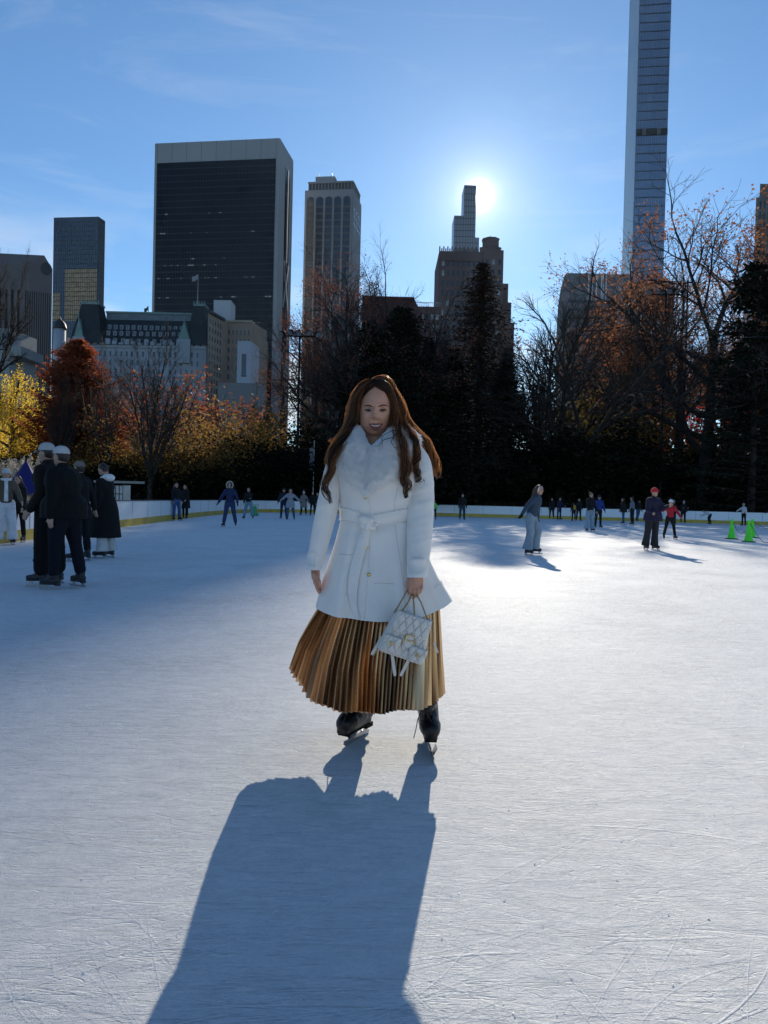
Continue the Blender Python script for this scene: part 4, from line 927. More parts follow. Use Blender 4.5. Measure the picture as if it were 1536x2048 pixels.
    for sd_ in (1, -1):
        h_, k_, a_ = legs[sd_]; cap(m, h_, k_, .068*s*bulk, .048*s*pr); cap(m, k_, a_-(a_-k_)*.12, .047*s*pr, .042*s*pr*min(flare, 1.05))
        if flare > 1.1: m.tube([k_.lerp(a_, .35), k_.lerp(a_, .7), a_+(a_-k_)*.10], [.045*s*pr, .047*s*pr*(flare*.5+.5), .05*s*pr*flare], 16)
        for q_ in (.25, .62): v = k_.lerp(a_, q_); m.ball(v, (.049*s*pr, .049*s*pr, .02*s), 12, 6)
    fuse(m, 'trousers', cloth(pants), root, vx, 1)
    # jacket, with skirt when it is a coat
    m = MB(); cap(m, pel+tup*.045*s, chest, .088*s*bulk, .09*s*bulk); cap(m, chest-trt*.055*s, chest+trt*.055*s, .078*s*bulk, .078*s*bulk); cap(m, shc-trt*.075*s-tup*.01*s, shc+trt*.075*s-tup*.01*s, .047*s*bulk, .047*s*bulk); cap(m, shc, neck+tup*.012*s, .055*s, .043*s)
    m.ball(pel+tup*.03*s, (.095*s*bulk, .095*s*bulk, .03*s), 14, 8)
    for sd_ in (1, -1):
        sp_, e_, w_, fd = arms[sd_]; cap(m, sp_, e_, .046*s*bulk, .039*s*bulk); cap(m, e_, w_-fd*.012*s, .038*s*bulk, .029*s*bulk)
        for q_ in (.3, .7): v = sp_.lerp(e_, q_); m.ball(v, .044*s*bulk, 10, 6)
    if coat:
        L_ = coat*s; n_ = 7; pts = [pel+tup*.12*s-up*(L_+.12*s)*i/(n_-1) for i in range(n_)]; rr = [(.094+.030*min(1, i/1.5)+.040*wide*(i/(n_-1)))*s*bulk for i in range(n_)]; m.tube(pts, rr, 18, flat=1.0)
    fuse(m, 'coat' if coat else 'jacket', cloth(top), root, vx, 2)
    if hood == 'down': q = MB().ball(neck-fw*.045*s+up*.005*s, (.075*s, .06*s, .045*s), 14, 8); cap(q, neck-rt*.05*s-up*.005*s, neck+fw*.05*s-up*.04*s, .024*s, .018*s); cap(q, neck+rt*.05*s-up*.005*s, neck+fw*.05*s-up*.04*s, .024*s, .018*s); fuse(q, 'hood', cloth(lit or WHITE), root, .012, 2)
    if hood == 'fur':
        q = MB(); pts = [hd+hx*math.sin(a)*.074*s+hz*math.cos(a)*.082*s+hy*.01*s for a in [R(d) for d in range(-150, 151, 20)]]; q.tube(pts, .018*s, 8); fuse(q, 'fur_trim', cloth((.40, .34, .28)), root, .012, 0)
        q = MB().ball(hd-hy*.02*s, (.068*s, .072*s, .08*s), 14, 10); fuse(q, 'hood', cloth(top), root, .014, 1)
    if scarf:
        q = MB(); pts = [neck+trt*.05*s*math.cos(a)+fw*(.055*s*math.sin(a)+.008*s)+up*.012*s for a in [2*math.pi*i/12 for i in range(13)]]; q.tube(pts, .021*s, 8); q.tube([neck+fw*.06*s, neck+fw*.075*s-up*.08*s, chest+fw*.088*s-up*.04*s, pel+fw*.10*s+up*.03*s], [.024*s, .024*s, .026*s, .028*s], 8, flat=1.2); fuse(q, 'scarf', cloth(scarf), root, .011, 1)
    hm = hairc or HAIRB
    if hair in ('short', 'long', 'curly', 'pony'):
        q = MB().ball(hd-hy*.010*s+hz*.010*s, (.051*s, .057*s, .066*s), 14, 10, rot=Mh)
        if hair == 'curly':
            rn = random.Random(int(px))
            for i in range(30): a, e_ = rn.random()*6.28, rn.random()*1.2; q.ball(hd+hx*.055*s*math.cos(a)*math.cos(e_)+hy*(.05*s*math.sin(a)*math.cos(e_)-.015*s)+hz*(.06*s*math.sin(e_)+.008*s), .017*s, 8, 6)
        if hair == 'long':
            q.tube([hd-hy*.03*s+hz*.02*s, hd-hy*.055*s-hz*.04*s, hd-hy*.062*s-hz*.11*s, hd-hy*.06*s-hz*.2*s], [.045*s, .05*s, .046*s, .018*s], 12, flat=1.1)
        if hair == 'pony': q.tube([hd-hy*.05*s+hz*.02*s, hd-hy*.085*s-hz*.02*s, hd-hy*.11*s-hz*.07*s, hd-hy*.15*s-hz*.10*s], [.022*s, .026*s, .022*s, .006*s], 10)
        # cut the face free
        ho = fuse(q, 'hair', hm, root, .011, 1); me = ho.data; topcut = .022*s if hat in ('cap', 'capback', 'beanie', 'pompom') else 9; bm = bmesh.new(); bm.from_mesh(me); ctr = hd-rootloc(root)
        dl = [v for v in bm.verts if (v.co-ctr).dot(hy) > .012*s+max(0, (v.co-ctr).dot(hz)-.02*s)*.9 and (v.co-ctr).dot(hz) < .040*s or (v.co-ctr).dot(hz) > topcut]; bmesh.ops.delete(bm, geom=dl, context='VERTS'); bm.to_mesh(me); bm.free()
    if hat == 'cap' or hat == 'capback':
        q = MB(); sgn = 1 if hat == 'cap' else -1; n_ = 18; ax = hz*.97-hy*sgn*.12; V = []; Fq = []
        for i in range(7):
            el_ = math.pi/2*i/6; rr = .0585*s*math.cos(el_)**.8; z_ = .060*s*math.sin(el_)
            for j in range(n_): a = 2*math.pi*j/n_; V.append(hd+hz*(.020*s+z_)+hx*rr*math.cos(a)*.92+hy*(rr*math.sin(a)*1.08-.002*s))
        for i in range(6):
            for j in range(n_): a, c = i*n_+j, i*n_+(j+1) % n_; Fq.append((a, c, c+n_, a+n_))
        q.add(V, Fq); q.build('cap', cloth(hatc or WHITE), root, True)
        q = MB(); V = []
        for j in range(9):
            a = math.pi*(.24+.52*j/8); e = Vector(hx*math.cos(a)*.056*s+hy*sgn*math.sin(a)*.06*s); V += [hd+hz*.022*s+e*1.02, hd+hz*.012*s+e+hy*sgn*.036*s*math.sin(a)**.5-hz*.006*s, hd+hz*.019*s+e, hd+hz*.008*s+e+hy*sgn*.036*s*math.sin(a)**.5-hz*.006*s]
        q.add(V, [(4*i, 4*i+1, 4*i+5, 4*i+4) for i in range(8)]+[(4*i+2, 4*i+6, 4*i+7, 4*i+3) for i in range(8)]+[(4*i+1, 4*i+3, 4*i+7, 4*i+5) for i in range(8)]); (q.build('visor', cloth(hatc or WHITE), root, False) if hat == 'cap' else None)
    if hat in ('beanie', 'pompom'):
        q = MB().ball(hd+hz*.022*s-hy*.004*s, (.056*s, .062*s, .062*s), 16, 10, rot=Mh); 
        if hat == 'pompom': q.ball(hd+hz*.093*s, .024*s, 10, 8)
        q.tube([hd+hz*.014*s+hx*.055*s*math.cos(a)+hy*.062*s*math.sin(a) for a in [2*math.pi*i/16 for i in range(17)]], .011*s, 6); ho = fuse(q, 'beanie', cloth(hatc or WHITE), root, .011, 1)
        me = ho.data; bm = bmesh.new(); bm.from_mesh(me); ctr = hd-rootloc(root); dl = [v for v in bm.verts if (v.co-ctr).dot(hz) < .002*s]; bmesh.ops.delete(bm, geom=dl, context='VERTS'); bm.to_mesh(me); bm.free()
    if hat == 'headband': MB().tube([hd+hz*(.05*s)*math.cos(a)*1.16+hx*.058*s*math.sin(a)+hy*.015*s for a in [R(d) for d in range(-110, 111, 20)]], .008*s, 6).build('headband', cloth(hatc or WHITE), root, True)
    if bag: q = MB(); c_ = chest-fw*.10*s; cap(q, c_+up*.05*s, c_-up*.10*s, .07*s, .075*s); fuse(q, 'backpack', cloth(bag), root, .016, 1)
    # skates
    for sd_ in (1, -1):
        h_, k_, a_ = legs[sd_]; toe = (fw+rt*sd_*.25).normalized(); lift = a_.z-.172-z0
        boot_mesh(root, a_, toe, s*(.9 if H < 1.4 else 1), boot or BOOT, lift)
    return root
def hand(m, w_, fd, fw, out, s, fat=1.0):
    side = (fw-fd*fw.dot(fd)); side = side.normalized() if side.length > .1 else out; pal = fd.cross(side)
    e_ = w_+fd*.045*s; cap(m, w_+side*.008*s, e_+side*.010*s, .013*s*fat, .013*s*fat, 8); cap(m, w_-side*.008*s, e_-side*.010*s, .013*s*fat, .012*s*fat, 8)
    for i, l_ in enumerate((.034, .040, .038, .030)):
        b0 = e_+side*(.016-.011*i)*s; b1 = b0+fd*l_*.55*s+pal*.004*s; cap(m, b0, b1, .0068*s*fat, .0062*s*fat, 7); cap(m, b1, b1+(fd*.8+pal*.5).normalized()*l_*.5*s, .006*s*fat, .0052*s*fat, 7)
    cap(m, w_+side*.016*s+fd*.012*s, w_+side*.032*s+fd*.040*s, .0075*s*fat, .006*s*fat, 7)
def boot_mesh(root, a_, toe, s, mat, lift=0.0):
    up = Vector((0, 0, 1)); g = a_.z-.172; base = Vector((a_.x, a_.y, g+.112)); w = s/1.7; r_ = math.atan2(toe.y, toe.x)
    q = MB(); cap(q, a_+up*.055*w, a_-up*.01-toe*.006, .058*w, .050*w); cap(q, base-toe*.035*w, base+toe*.06*w, .044*w, .042*w); cap(q, base+toe*.06*w-up*.004, base+toe*.15*w-up*.006, .042*w, .034*w); cap(q, a_-up*.01+toe*.008, base+toe*.09*w, .046*w, .036*w)
    q.box((base.x+toe.x*.05*w, base.y+toe.y*.05*w, base.z-.043), (.25*w, .058*w, .014), r_); q.box((base.x-toe.x*.045*w, base.y-toe.y*.045*w, base.z-.052), (.06*w, .05*w, .02), r_); b = fuse(q, 'skate', mat, root, .009, 1)
    q = MB(); q.box((base.x+toe.x*.05*w, base.y+toe.y*.05*w, g+.014), (.295*w, .005, .024), r_)
    for u in (-.045, .125): q.box((base.x+toe.x*u*w, base.y+toe.y*u*w, g+.043), (.045, .014, .036), r_)
    q.tube([base+toe*.195*w-up*.098, base+toe*.208*w-up*.082], .006, 5); q.build('blade', STEEL, b)
PP = person
# left foreground group
PP(97, 1169, 1.80, 175, 'tall man in white cap and black jacket facing left, hands in pockets, at the left', top=(.013, .010, .009), pants=(.004, .004, .005), hat='cap', hatc=(.40, .40, .41), hair='short', armL=(-8, 12, 40), armR=(-8, 14, 40), legL=(2, 4, 2), legR=(-2, 5, 2), slim=1.35, bulk=1.15, near=True, flare=1.0)
PP(128, 1177, 1.74, 165, 'person in backwards white cap, black puffer and dark jeans, overlapping the tall man', top=(.004, .004, .005), pants=(.004, .005, .012), hat='capback', hatc=(.46, .46, .47), hair='short', armL=(-10, 14, 10), armR=(10, 10, 30), legL=(6, 5, 8), legR=(-6, 7, 4), slim=1.0, bulk=1.30, near=True, lean=5, coat=.05, wide=.1)
PP(160, 1122, 1.72, 160, 'person in beige cap mostly hidden behind the puffer jacket, one bare hand showing', top=(.008, .008, .010), pants=(.008, .008, .012), hat='cap', hatc=(.17, .15, .13), armL=(-8, 12, 8), armR=(-12, 16, 5), slim=.9, near=True)
PP(210, 1116, 1.72, 170, 'person in long black coat with white hood and white trousers, looking down', top=(.008, .008, .009), pants=(.55, .57, .58), coat=.34, wide=1.35, hood='down', hair='short', head=(0, 32), armL=(-2, 7, 8), armR=(-2, 7, 8), glove=BLACK, slim=1.15, near=True, lean=4, flare=1.2)
PP(10, 1090, 1.66, -60, 'person in brown fleece and white wide trousers at the left frame edge', top=(.11, .085, .065), pants=(.66, .67, .70), scarf=(.62, .62, .64), armL=(10, 22, 40), armR=(5, 18, 20), slim=1.35, near=True, flare=1.15, hair='long', hairc=HAIRC, hat='beanie', hatc=(.5, .5, .5))
PP(36, 1085, 1.52, -100, 'person in black hoodie with round print behind the brown fleece person', top=(.012, .012, .014), pants=BLACK, hood='down', lit=(.02, .02, .03), coat=.08, near=True, hair='long', hairc=HAIRC, slim=.85)
# along the left barrier
PP(352, 1041, 1.78, -40, 'person in black jacket and blue jeans leaning on the left barrier', pants=(.05, .10, .22), lean=-4, legL=(6, 6, 8), legR=(10, 8, 10), hair='long')
PP(370, 1038, 1.72, -110, 'long-haired woman in long black coat leaning on the left barrier', coat=.24, hair='long', hairc=HAIRC, legL=(4, 3, 2), armL=(12, 8, 40))
PP(459, 1054, 1.76, -90, 'skater in navy jacket holding both hands up at a fur hood', top=(.02, .03, .09), pants=(.03, .05, .12), hood='fur', armL=(10, 25, 20), armR=(10, 30, 10, .8), legL=(-4, 9, 14, .8), legR=(2, 10, 2, .9), lean=6, furhat=True, glove=BLACK)
PP(497, 1038, 1.70, -95, 'long-haired skater in black jacket and pale blue jeans beside the green skating aid', pants=(.15, .27, .34), hair='long', hairc=HAIRC, legL=(5, 12, 10, .9), legR=(5, 12, 8, .9), armL=(30, 5, 60), lean=8, slim=1.15)
PP(567, 1038, 1.74, -90, 'dark clothed skater just left of the skater in grey coat', top=(.02, .02, .03), pants=(.02, .03, .07), hat='beanie', hatc=(.02, .02, .03), armR=(10, 20, 15), slim=.9)
PP(580, 1040, 1.68, -85, 'skater in pale grey coat and pink scarf with arms held out', top=(.26, .29, .33), pants=(.05, .09, .16), coat=.16, scarf=(.42, .27, .25), hair='curly', armL=(5, 48, 5, 1), armR=(5, 50, 5, 1), legL=(0, 10, 5, .9), legR=(2, 6, 5), glove=BLACK, lean=6, wide=.9)
PP(607, 1031, 1.66, -100, 'skater in beige coat and pale knitted hat near the white pole', top=(.17, .155, .14), coat=.22, hat='pompom', hatc=(.4, .38, .38), armL=(5, 30, 10), legL=(0, 8, 4), legR=(0, 10, 4))
PP(625, 1031, 1.66, -90, 'dark clothed skater beside the beige coat, at the woman elbow', slim=.9, hair='short', armR=(5, 10, 10))
PP(634, 1030, 1.62, -90, 'dark skater half hidden by the sleeve of the woman in white', top=(.03, .03, .035), slim=.9, hair='short')
PP(868, 1040, 1.22, -90, 'child in bright green jacket peeping from behind the woman right sleeve', top=(.16, .55, .12), pants=(.02, .03, .03), hair='short')
# right of the woman
PP(924, 1040, 1.74, -85, 'lone skater in black jacket and dark jeans standing by the far barrier', pants=(.035, .055, .075), armL=(5, 14, 12), armR=(5, 14, 12), glove=BLACK, slim=1.05)
PP(1060, 1110, 1.63, -35, 'girl in navy jumper, white headband and light jeans gliding with arms back', top=(.035, .060, .095), pants=LJEAN, hat='headband', hair='long', hairc=HAIRC, armL=(-14, 16, 12), armR=(-28, 38, 10, .9), legL=(22, 2, 34), legR=(8, 6, 16), lean=17, head=(-8, 8), glove=BLACK, slim=1.28, near=True, flare=1.25, bulk=.95)
PP(1103, 1038, 1.70, -100, 'dark coated skater behind the girl in navy jumper', coat=.10, hair='short')
PP(1118, 1040, 1.72, -60, 'slim skater in dark navy by the far barrier', top=NAVY, pants=NAVY, armL=(25, 5, 50), slim=.85, hair='short')
PP(1147, 1043, 1.32, 100, 'child with mustard yellow backpack by the far barrier', bag=(.42, .25, .05), hair='short', slim=.9)
PP(1157, 1042, 1.66, -90, 'dark skater right of the yellow backpack child', hair='short', slim=.9)
PP(1179, 1063, 1.76, -70, 'curly-haired skater in black jacket and pale jeans', pants=(.24, .33, .42), hair='curly', hairc=HAIRC, armR=(10, 8, 30), slim=1.15, flare=1.15, near=True)
PP(1196, 1056, 1.72, -80, 'skater in royal blue jacket and black trousers, right of the curly-haired skater', top=(.025, .05, .22), hat='beanie', hatc=(.03, .03, .04), armL=(5, 18, 20), slim=.85)
PP(1246, 1048, 1.72, 160, 'skater in long black top and blue jeans before the far barrier', coat=.10, pants=(.05, .09, .17), hair='short')
PP(1264, 1050, 1.78, 150, 'skater seen from behind in grey hoodie and black trousers', top=(.15, .18, .22), hair='short', legL=(5, 6, 14))
PP(1276, 1044, 1.66, 20, 'dark skater in blue jeans half behind the grey hoodie', pants=(.05, .08, .15), legR=(-14, 8, 10), hair='short')
PP(1303, 1101, 1.68, -70, 'skater in bright red beanie and long dark jacket looking at something in hands', top=(.022, .020, .045), pants=(.022, .022, .028), hat='beanie', hatc=(.55, .03, .04), coat=.07, armL=(38, 2, 70), armR=(10, 14, 60), legL=(-4, 6, 4), legR=(0, 8, 6), slim=1.15, flare=1.2, near=True, lean=4, bulk=1.08, wide=.7)
PP(1339, 1079, 1.44, -88, 'child in red jacket and white hat with arms spread', top=(.42, .02, .035), hat='beanie', hatc=(.7, .72, .75), armL=(5, 34, 5, 1), armR=(20, 55, 60, 1), legL=(0, 12, 4, .9), legR=(0, 12, 4, .9), near=True, slim=.9)
PP(1346, 1048, 1.66, -90, 'dark skater in grey hat behind the child in red', hat='pompom', hatc=(.2, .2, .22))
PP(1366, 1046, 1.68, -90, 'dark coated skater in pale hat, hands together, by the far barrier', hat='pompom', hatc=(.28, .28, .3), coat=.04, armL=(20, 4, 80), armR=(20, 4, 80), bulk=1.15)
PP(1420, 1050, 1.30, 175, 'bent over child in white jacket and dark trousers at the far barrier', top=(.5, .52, .55), lean=68, legL=(14, 6, 30), legR=(20, 6, 34), armL=(60, 10, 20), armR=(20, 20, 40), hair='short')
PP(1487, 1052, 1.56, -160, 'skater in white jacket and grey beanie behind the green cones', top=(.58, .57, .55), hat='beanie', hatc=(.32, .30, .28), armL=(5, 20, 10), armR=(28, 48, 5, 1), glove=BLACK, slim=.85)
PP(1558, 1066, 1.70, -120, 'skater in navy jacket cut by the right frame edge, gloved hand reaching in', top=NAVY, armR=(10, 52, 5, 1), armL=(5, 10, 10), glove=(.03, .03, .03), lean=14, hair='short')
# penguin like skating aid
g = G(509, 1032); t = empty('skating_aid', g, 'green plastic skating aid behind the skater in pale jeans', 'skating aid'); GR = pm('aid_green', (.03, .30, .10), .4)
m = MB(); cap(m, (g.x, g.y, .12), (g.x, g.y+.05, .55), .17, .13); cap(m, (g.x-.18, g.y, .10), (g.x+.18, g.y, .10), .09, .09); fuse(m, 'body', GR, t, .02, 2)
m = MB(); m.tube([(g.x-.2, g.y+.1, .5), (g.x-.2, g.y+.25, .72), (g.x+.2, g.y+.25, .72), (g.x+.2, g.y+.1, .5)], .02, 8); m.build('handle', GR, t); MB().box((g.x-.14, g.y, .02), (.05, .7, .03)).build('runner', GR, t); MB().box((g.x+.14, g.y, .02), (.05, .7, .03)).build('runner', GR, t)
# green cones joined by a rope
CONE = pm('cone_green', (.10, .85, .03), .45, var=.08); RUB = pm('rubber_black', (.012, .012, .012), .7)
def cone(px, py, label, src=None):
    g = G(px, py); t = empty('traffic_cone', g, label, 'cone', 'lime green cones on the ice')
    if src is None:
        m = MB(); m.tube([g+Vector((0, 0, z)) for z in (.03, .32, .62, .70, .705)], [.155, .10, .05, .04, .03], 20, cap=True); m.tube([g+Vector((0, 0, z)) for z in (.68, .71, .76, .79)], [.045, .055, .055, .035], 16); m.build('cone_body', CONE, t, False); smooth_by_angle(t.children[0]) if t.children else None
        n_ = 8; MB().prism([(g.x+.235*math.cos(math.pi/4*i+.39), g.y+.235*math.sin(math.pi/4*i+.39)) for i in range(8)], .002, .032).build('base', RUB, t)
    else:
        for nm, me in src: o = bpy.data.objects.new(nm, me); C.objects.link(o); o.parent = t
    return t
bpy.context.view_layer.update()
c1 = cone(1463, 1078, 'lime green cone standing alone, left one of the three'); src = [(o.name.split('.')[0], o.data) for o in bpy.data.objects if o.parent is c1]
c2 = cone(1497, 1084, 'lime green cone nearest the camera, middle one of the three', src); c3 = cone(1504, 1075, 'lime green cone standing farther back, right one of the three', src)
def rope(a, b, sag, label, endz=None):
    a, b = Vector(a), Vector(b); pts = []
    for i in range(21): t_ = i/20; p = a.lerp(b, t_); p.z = max(.018, p.z-sag*4*t_*(1-t_)); pts.append(p)
    o = MB().tube(pts, .011, 6).build('rope', pm('rope_grey', (.10, .10, .09), .8), None, True); tag(o, label, 'rope', 'ropes between the green cones')
tp = lambda c: c.location+Vector((0.02, -.05, .68))
rope(tp(c1), tp(c2), .40, 'grey rope hanging between the left and the nearest cone')
rope(tp(c2), G(1600, 1090)+Vector((0, 0, .5)), .75, 'grey rope lying on the ice from the nearest cone to the right edge'); rope(tp(c3), G(1600, 1075)+Vector((0, 0, .6)), .35, 'grey rope from the back cone to the right edge')

# ------------------------------------------------------------------ masts, fences, poles beyond the rink
MET = pm('mast_dark', (.010, .010, .011), .65, spec=.15); LAMPG = pm('lamp_glass', (.25, .27, .3), .15, spec=.7)
def mast(px, Y, py_top, label, r=.13):
    x = at(px, Y); z0_ = terrain_h(x, Y); zt_ = P(px, py_top, Y).z; x2 = P(px, py_top, Y).x; t = empty('floodlight_mast', (x, Y, z0_), label, 'lamp mast')
    MB().tube([(x, Y, z0_-.3), (x, Y, zt_-.4)], [r, r*.62], 10).build('pole', MET, t); x2 = x
    MB().tube([(x2-1.5, Y, zt_-.55), (x2+1.5, Y, zt_-.55)], .06, 6).tube([(x2, Y-.7, zt_-.25), (x2, Y+.7, zt_-.25)], .06, 6).tube([(x2, Y, zt_-.8), (x2, Y, zt_)], .11, 8).build('crossarm', MET, t)
    for k, (dx, dy, tilt) in enumerate(((-1.5, -.1, -.5), (-.75, -.2, -.3), (.0, -.6, 0), (.75, -.2, .3), (1.5, -.1, .5), (0, .6, 0), (-.4, .1, .2))):
        c = Vector((x2+dx, Y+dy, zt_-.32+.12*(k % 2))); d = Vector((math.sin(tilt)*1.2, -.55, -.62)).normalized(); m = MB(); m.tube([c-d*.24, c-d*.16, c+d*.10, c+d*.22], [.10, .17, .25, .27], 12); h = m.build('floodlight', MET, t)
        MB().tube([c+d*.221, c+d*.232], .245, 12).build('lens', LAMPG, h)
mast(594, 64.6, 660, 'dark floodlight mast left of the woman in front of the grey sky gap'); mast(1322, 66.5, 577, 'dark floodlight mast at right in front of the orange oak')
x_, Y = at(1331, 78), 78.5; t = empty('utility_pole', (x_+2, Y, terrain_h(x_+2, Y)), 'thin dark pole behind the right floodlight mast', 'pole'); MB().tube([(x_+2, Y, 0), (x_+2, Y, P(1345, 560, Y).z)], .1, 8).tube([(x_+1.5, Y, P(1345, 565, Y).z), (x_+2.6, Y, P(1345, 565, Y).z)], .05, 6).build('pole', MET, t)
p0, p1 = P(626, 1000, 62.5), P(624, 883, 62.5); t = empty('banner_pole', (p0.x, p0.y, 0), 'thin white pole standing just left of the woman in white', 'pole'); MB().tube([(p0.x, 62.5, 0), (p0.x, 62.5, p1.z)], [.05, .032], 10).ball((p0.x, 62.5, p1.z+.04), .05).build('pole', pm('pole_white', (.42, .43, .45), .5), t)
MB().box((p0.x-.22, 62.5, p1.z-1.5), (.34, .02, 1.9)).build('banner', pm('banner_pale', (.16, .15, .17), .8), t)
def rail_fence(pts, h, label, step=.14, r=.012):
    a = Vector(pts[0]); t = empty('iron_fence', (a.x, a.y, terrain_h(a.x, a.y)), label, 'fence'); bars = MB(); posts = MB(); k = 0
    for p, q in zip(pts[:-1], pts[1:]):
        p, q = Vector(p), Vector(q); L_ = (q-p).length; n_ = int(L_/step)
        for i in range(n_): s_ = p.lerp(q, i/n_); z = terrain_h(s_.x, s_.y); bars.box((s_.x, s_.y, z+h/2), (r*1.6, r*1.6, h))
        n2 = max(1, int(L_/2.4))
        for i in range(n2): s_ = p.lerp(q, i/n2); z = terrain_h(s_.x, s_.y); posts.box((s_.x, s_.y+.001, z+h/2+.05), (.06, .06, h+.1))
        for f in (.1, .93):
            z0_, z1_ = terrain_h(p.x, p.y)+h*f, terrain_h(q.x, q.y)+h*f; bars.tube([(p.x, p.y, z0_), (q.x, q.y, z1_)], .02, 4)
    bars.build('railing', MET, t); posts.build('post', MET, t)
rail_fence([(-40, 58), (-26, 63.5), (-12, 64.4), (-5, 64.3)], 1.5, 'black iron railing fence behind the left half of the far barrier')
rail_fence([(8, 64.4), (16, 64.2), (24, 63.8), (34, 64)], 1.3, 'black iron railing fence behind the right half of the far barrier')
rail_fence([(18, 77), (24, 79), (32, 79.5), (44, 80)], 1.5, 'iron railing along the path high on the right bank')
# things beyond the left barrier
def rr_(px, Y, py): return P(px, py, Y)
t0 = rr_(38, 21, 985); x, Y = at(52, 21), 21.0; t = empty('parasol', (x, Y, terrain_h(x, Y)), 'folded down blue parasol behind the left barrier beside the plume grass', 'parasol'); zt_ = P(58, 920, Y).z
BL = pm('parasol_blue', (.012, .016, .16), .75, trans=.2); MB().tube([(x, Y, .0), (x, Y, zt_+.1)], .03, 8).build('pole', MET, t)
m = MB(); n_ = 16; V = [(x, Y, zt_)]; 
for i in range(n_): a = 2*math.pi*i/n_; rr = .62*(1 if i % 2 else .86); V.append((x+rr*math.cos(a), Y+rr*math.sin(a)*.8, zt_-.95-.06*(i % 2)))
m.add(V, [(0, 1+i, 1+(i+1) % n_) for i in range(n_)]); m.build('canopy', BL, t)
a, b = P(208, 966, 31), P(245, 1000, 31); t = empty('caged_tank', ((a.x+b.x)/2, 31.5, terrain_h(a.x, 31)), 'white caged liquid tank under a grey beam behind the man in long coat', 'tank'); cx_, w_ = (a.x+b.x)/2, (b.x-a.x); zt_ = a.z-.1
MB().box((cx_, 31.5, zt_/2+.08), (w_, .9, zt_-.1)).build('tank', pm('tank_white', (.62, .62, .60), .5), t); m = MB()
for i in range(6): m.tube([(cx_-w_/2+w_*i/5, 31.03, .05), (cx_-w_/2+w_*i/5, 31.03, zt_+.05)], .014, 5)
for j in range(5): m.tube([(cx_-w_/2, 31.02, .1+zt_*.95*j/4), (cx_+w_/2, 31.02, .1+zt_*.95*j/4)], .014, 5)
m.build('cage', MET, t); MB().box((cx_+.1, 31.4, zt_+.16), (w_+1.3, .3, .10)).build('beam', pm('beam_grey', (.30, .29, .26), .7), t)
# ------------------------------------------------------------------ the woman in white
from mathutils.bvhtree import BVHTree
YW = 3.40; PX = YW/F
def Wp(px, py, dy=0.0):
    p = P(px, py, YW); return Vector((p.x, p.y+dy, p.z))
def bvh(*objs):
    V = []; Fc = []
    for o in objs:
        n = len(V); off = rootloc(o); V += [v.co+off for v in o.data.vertices]; Fc += [[i+n for i in p.vertices] for p in o.data.polygons]
    return BVHTree.FromPolygons(V, Fc)
def hit(tree, px, py, out=.002, fallback=YW-.15):
    d = ray(px, py).normalized(); h = tree.ray_cast(Vector((0, 0, HC)), d)
    return h[0]-d*out if h[0] is not None else P(px, py, fallback)
def interp(tab, x):
    xs = [t_[0] for t_ in tab]
    return [float(np.interp(x, xs, [t_[k] for t_ in tab])) for k in range(1, len(tab[0]))]
gw = G(778, 1500); woman = empty('person', (gw.x, YW, 0), 'smiling woman with long brown curls, white belted coat and gold pleated skirt', 'person')
WSK = pm('skin_woman', (.50, .255, .17), .5, var=.06, scale=25, bump=.08, bscale=180)
COAT = pm('white_wool', (.80, .765, .725), .9, var=.03, scale=14, bump=.25, bscale=420, spec=.15, sheen=.25)
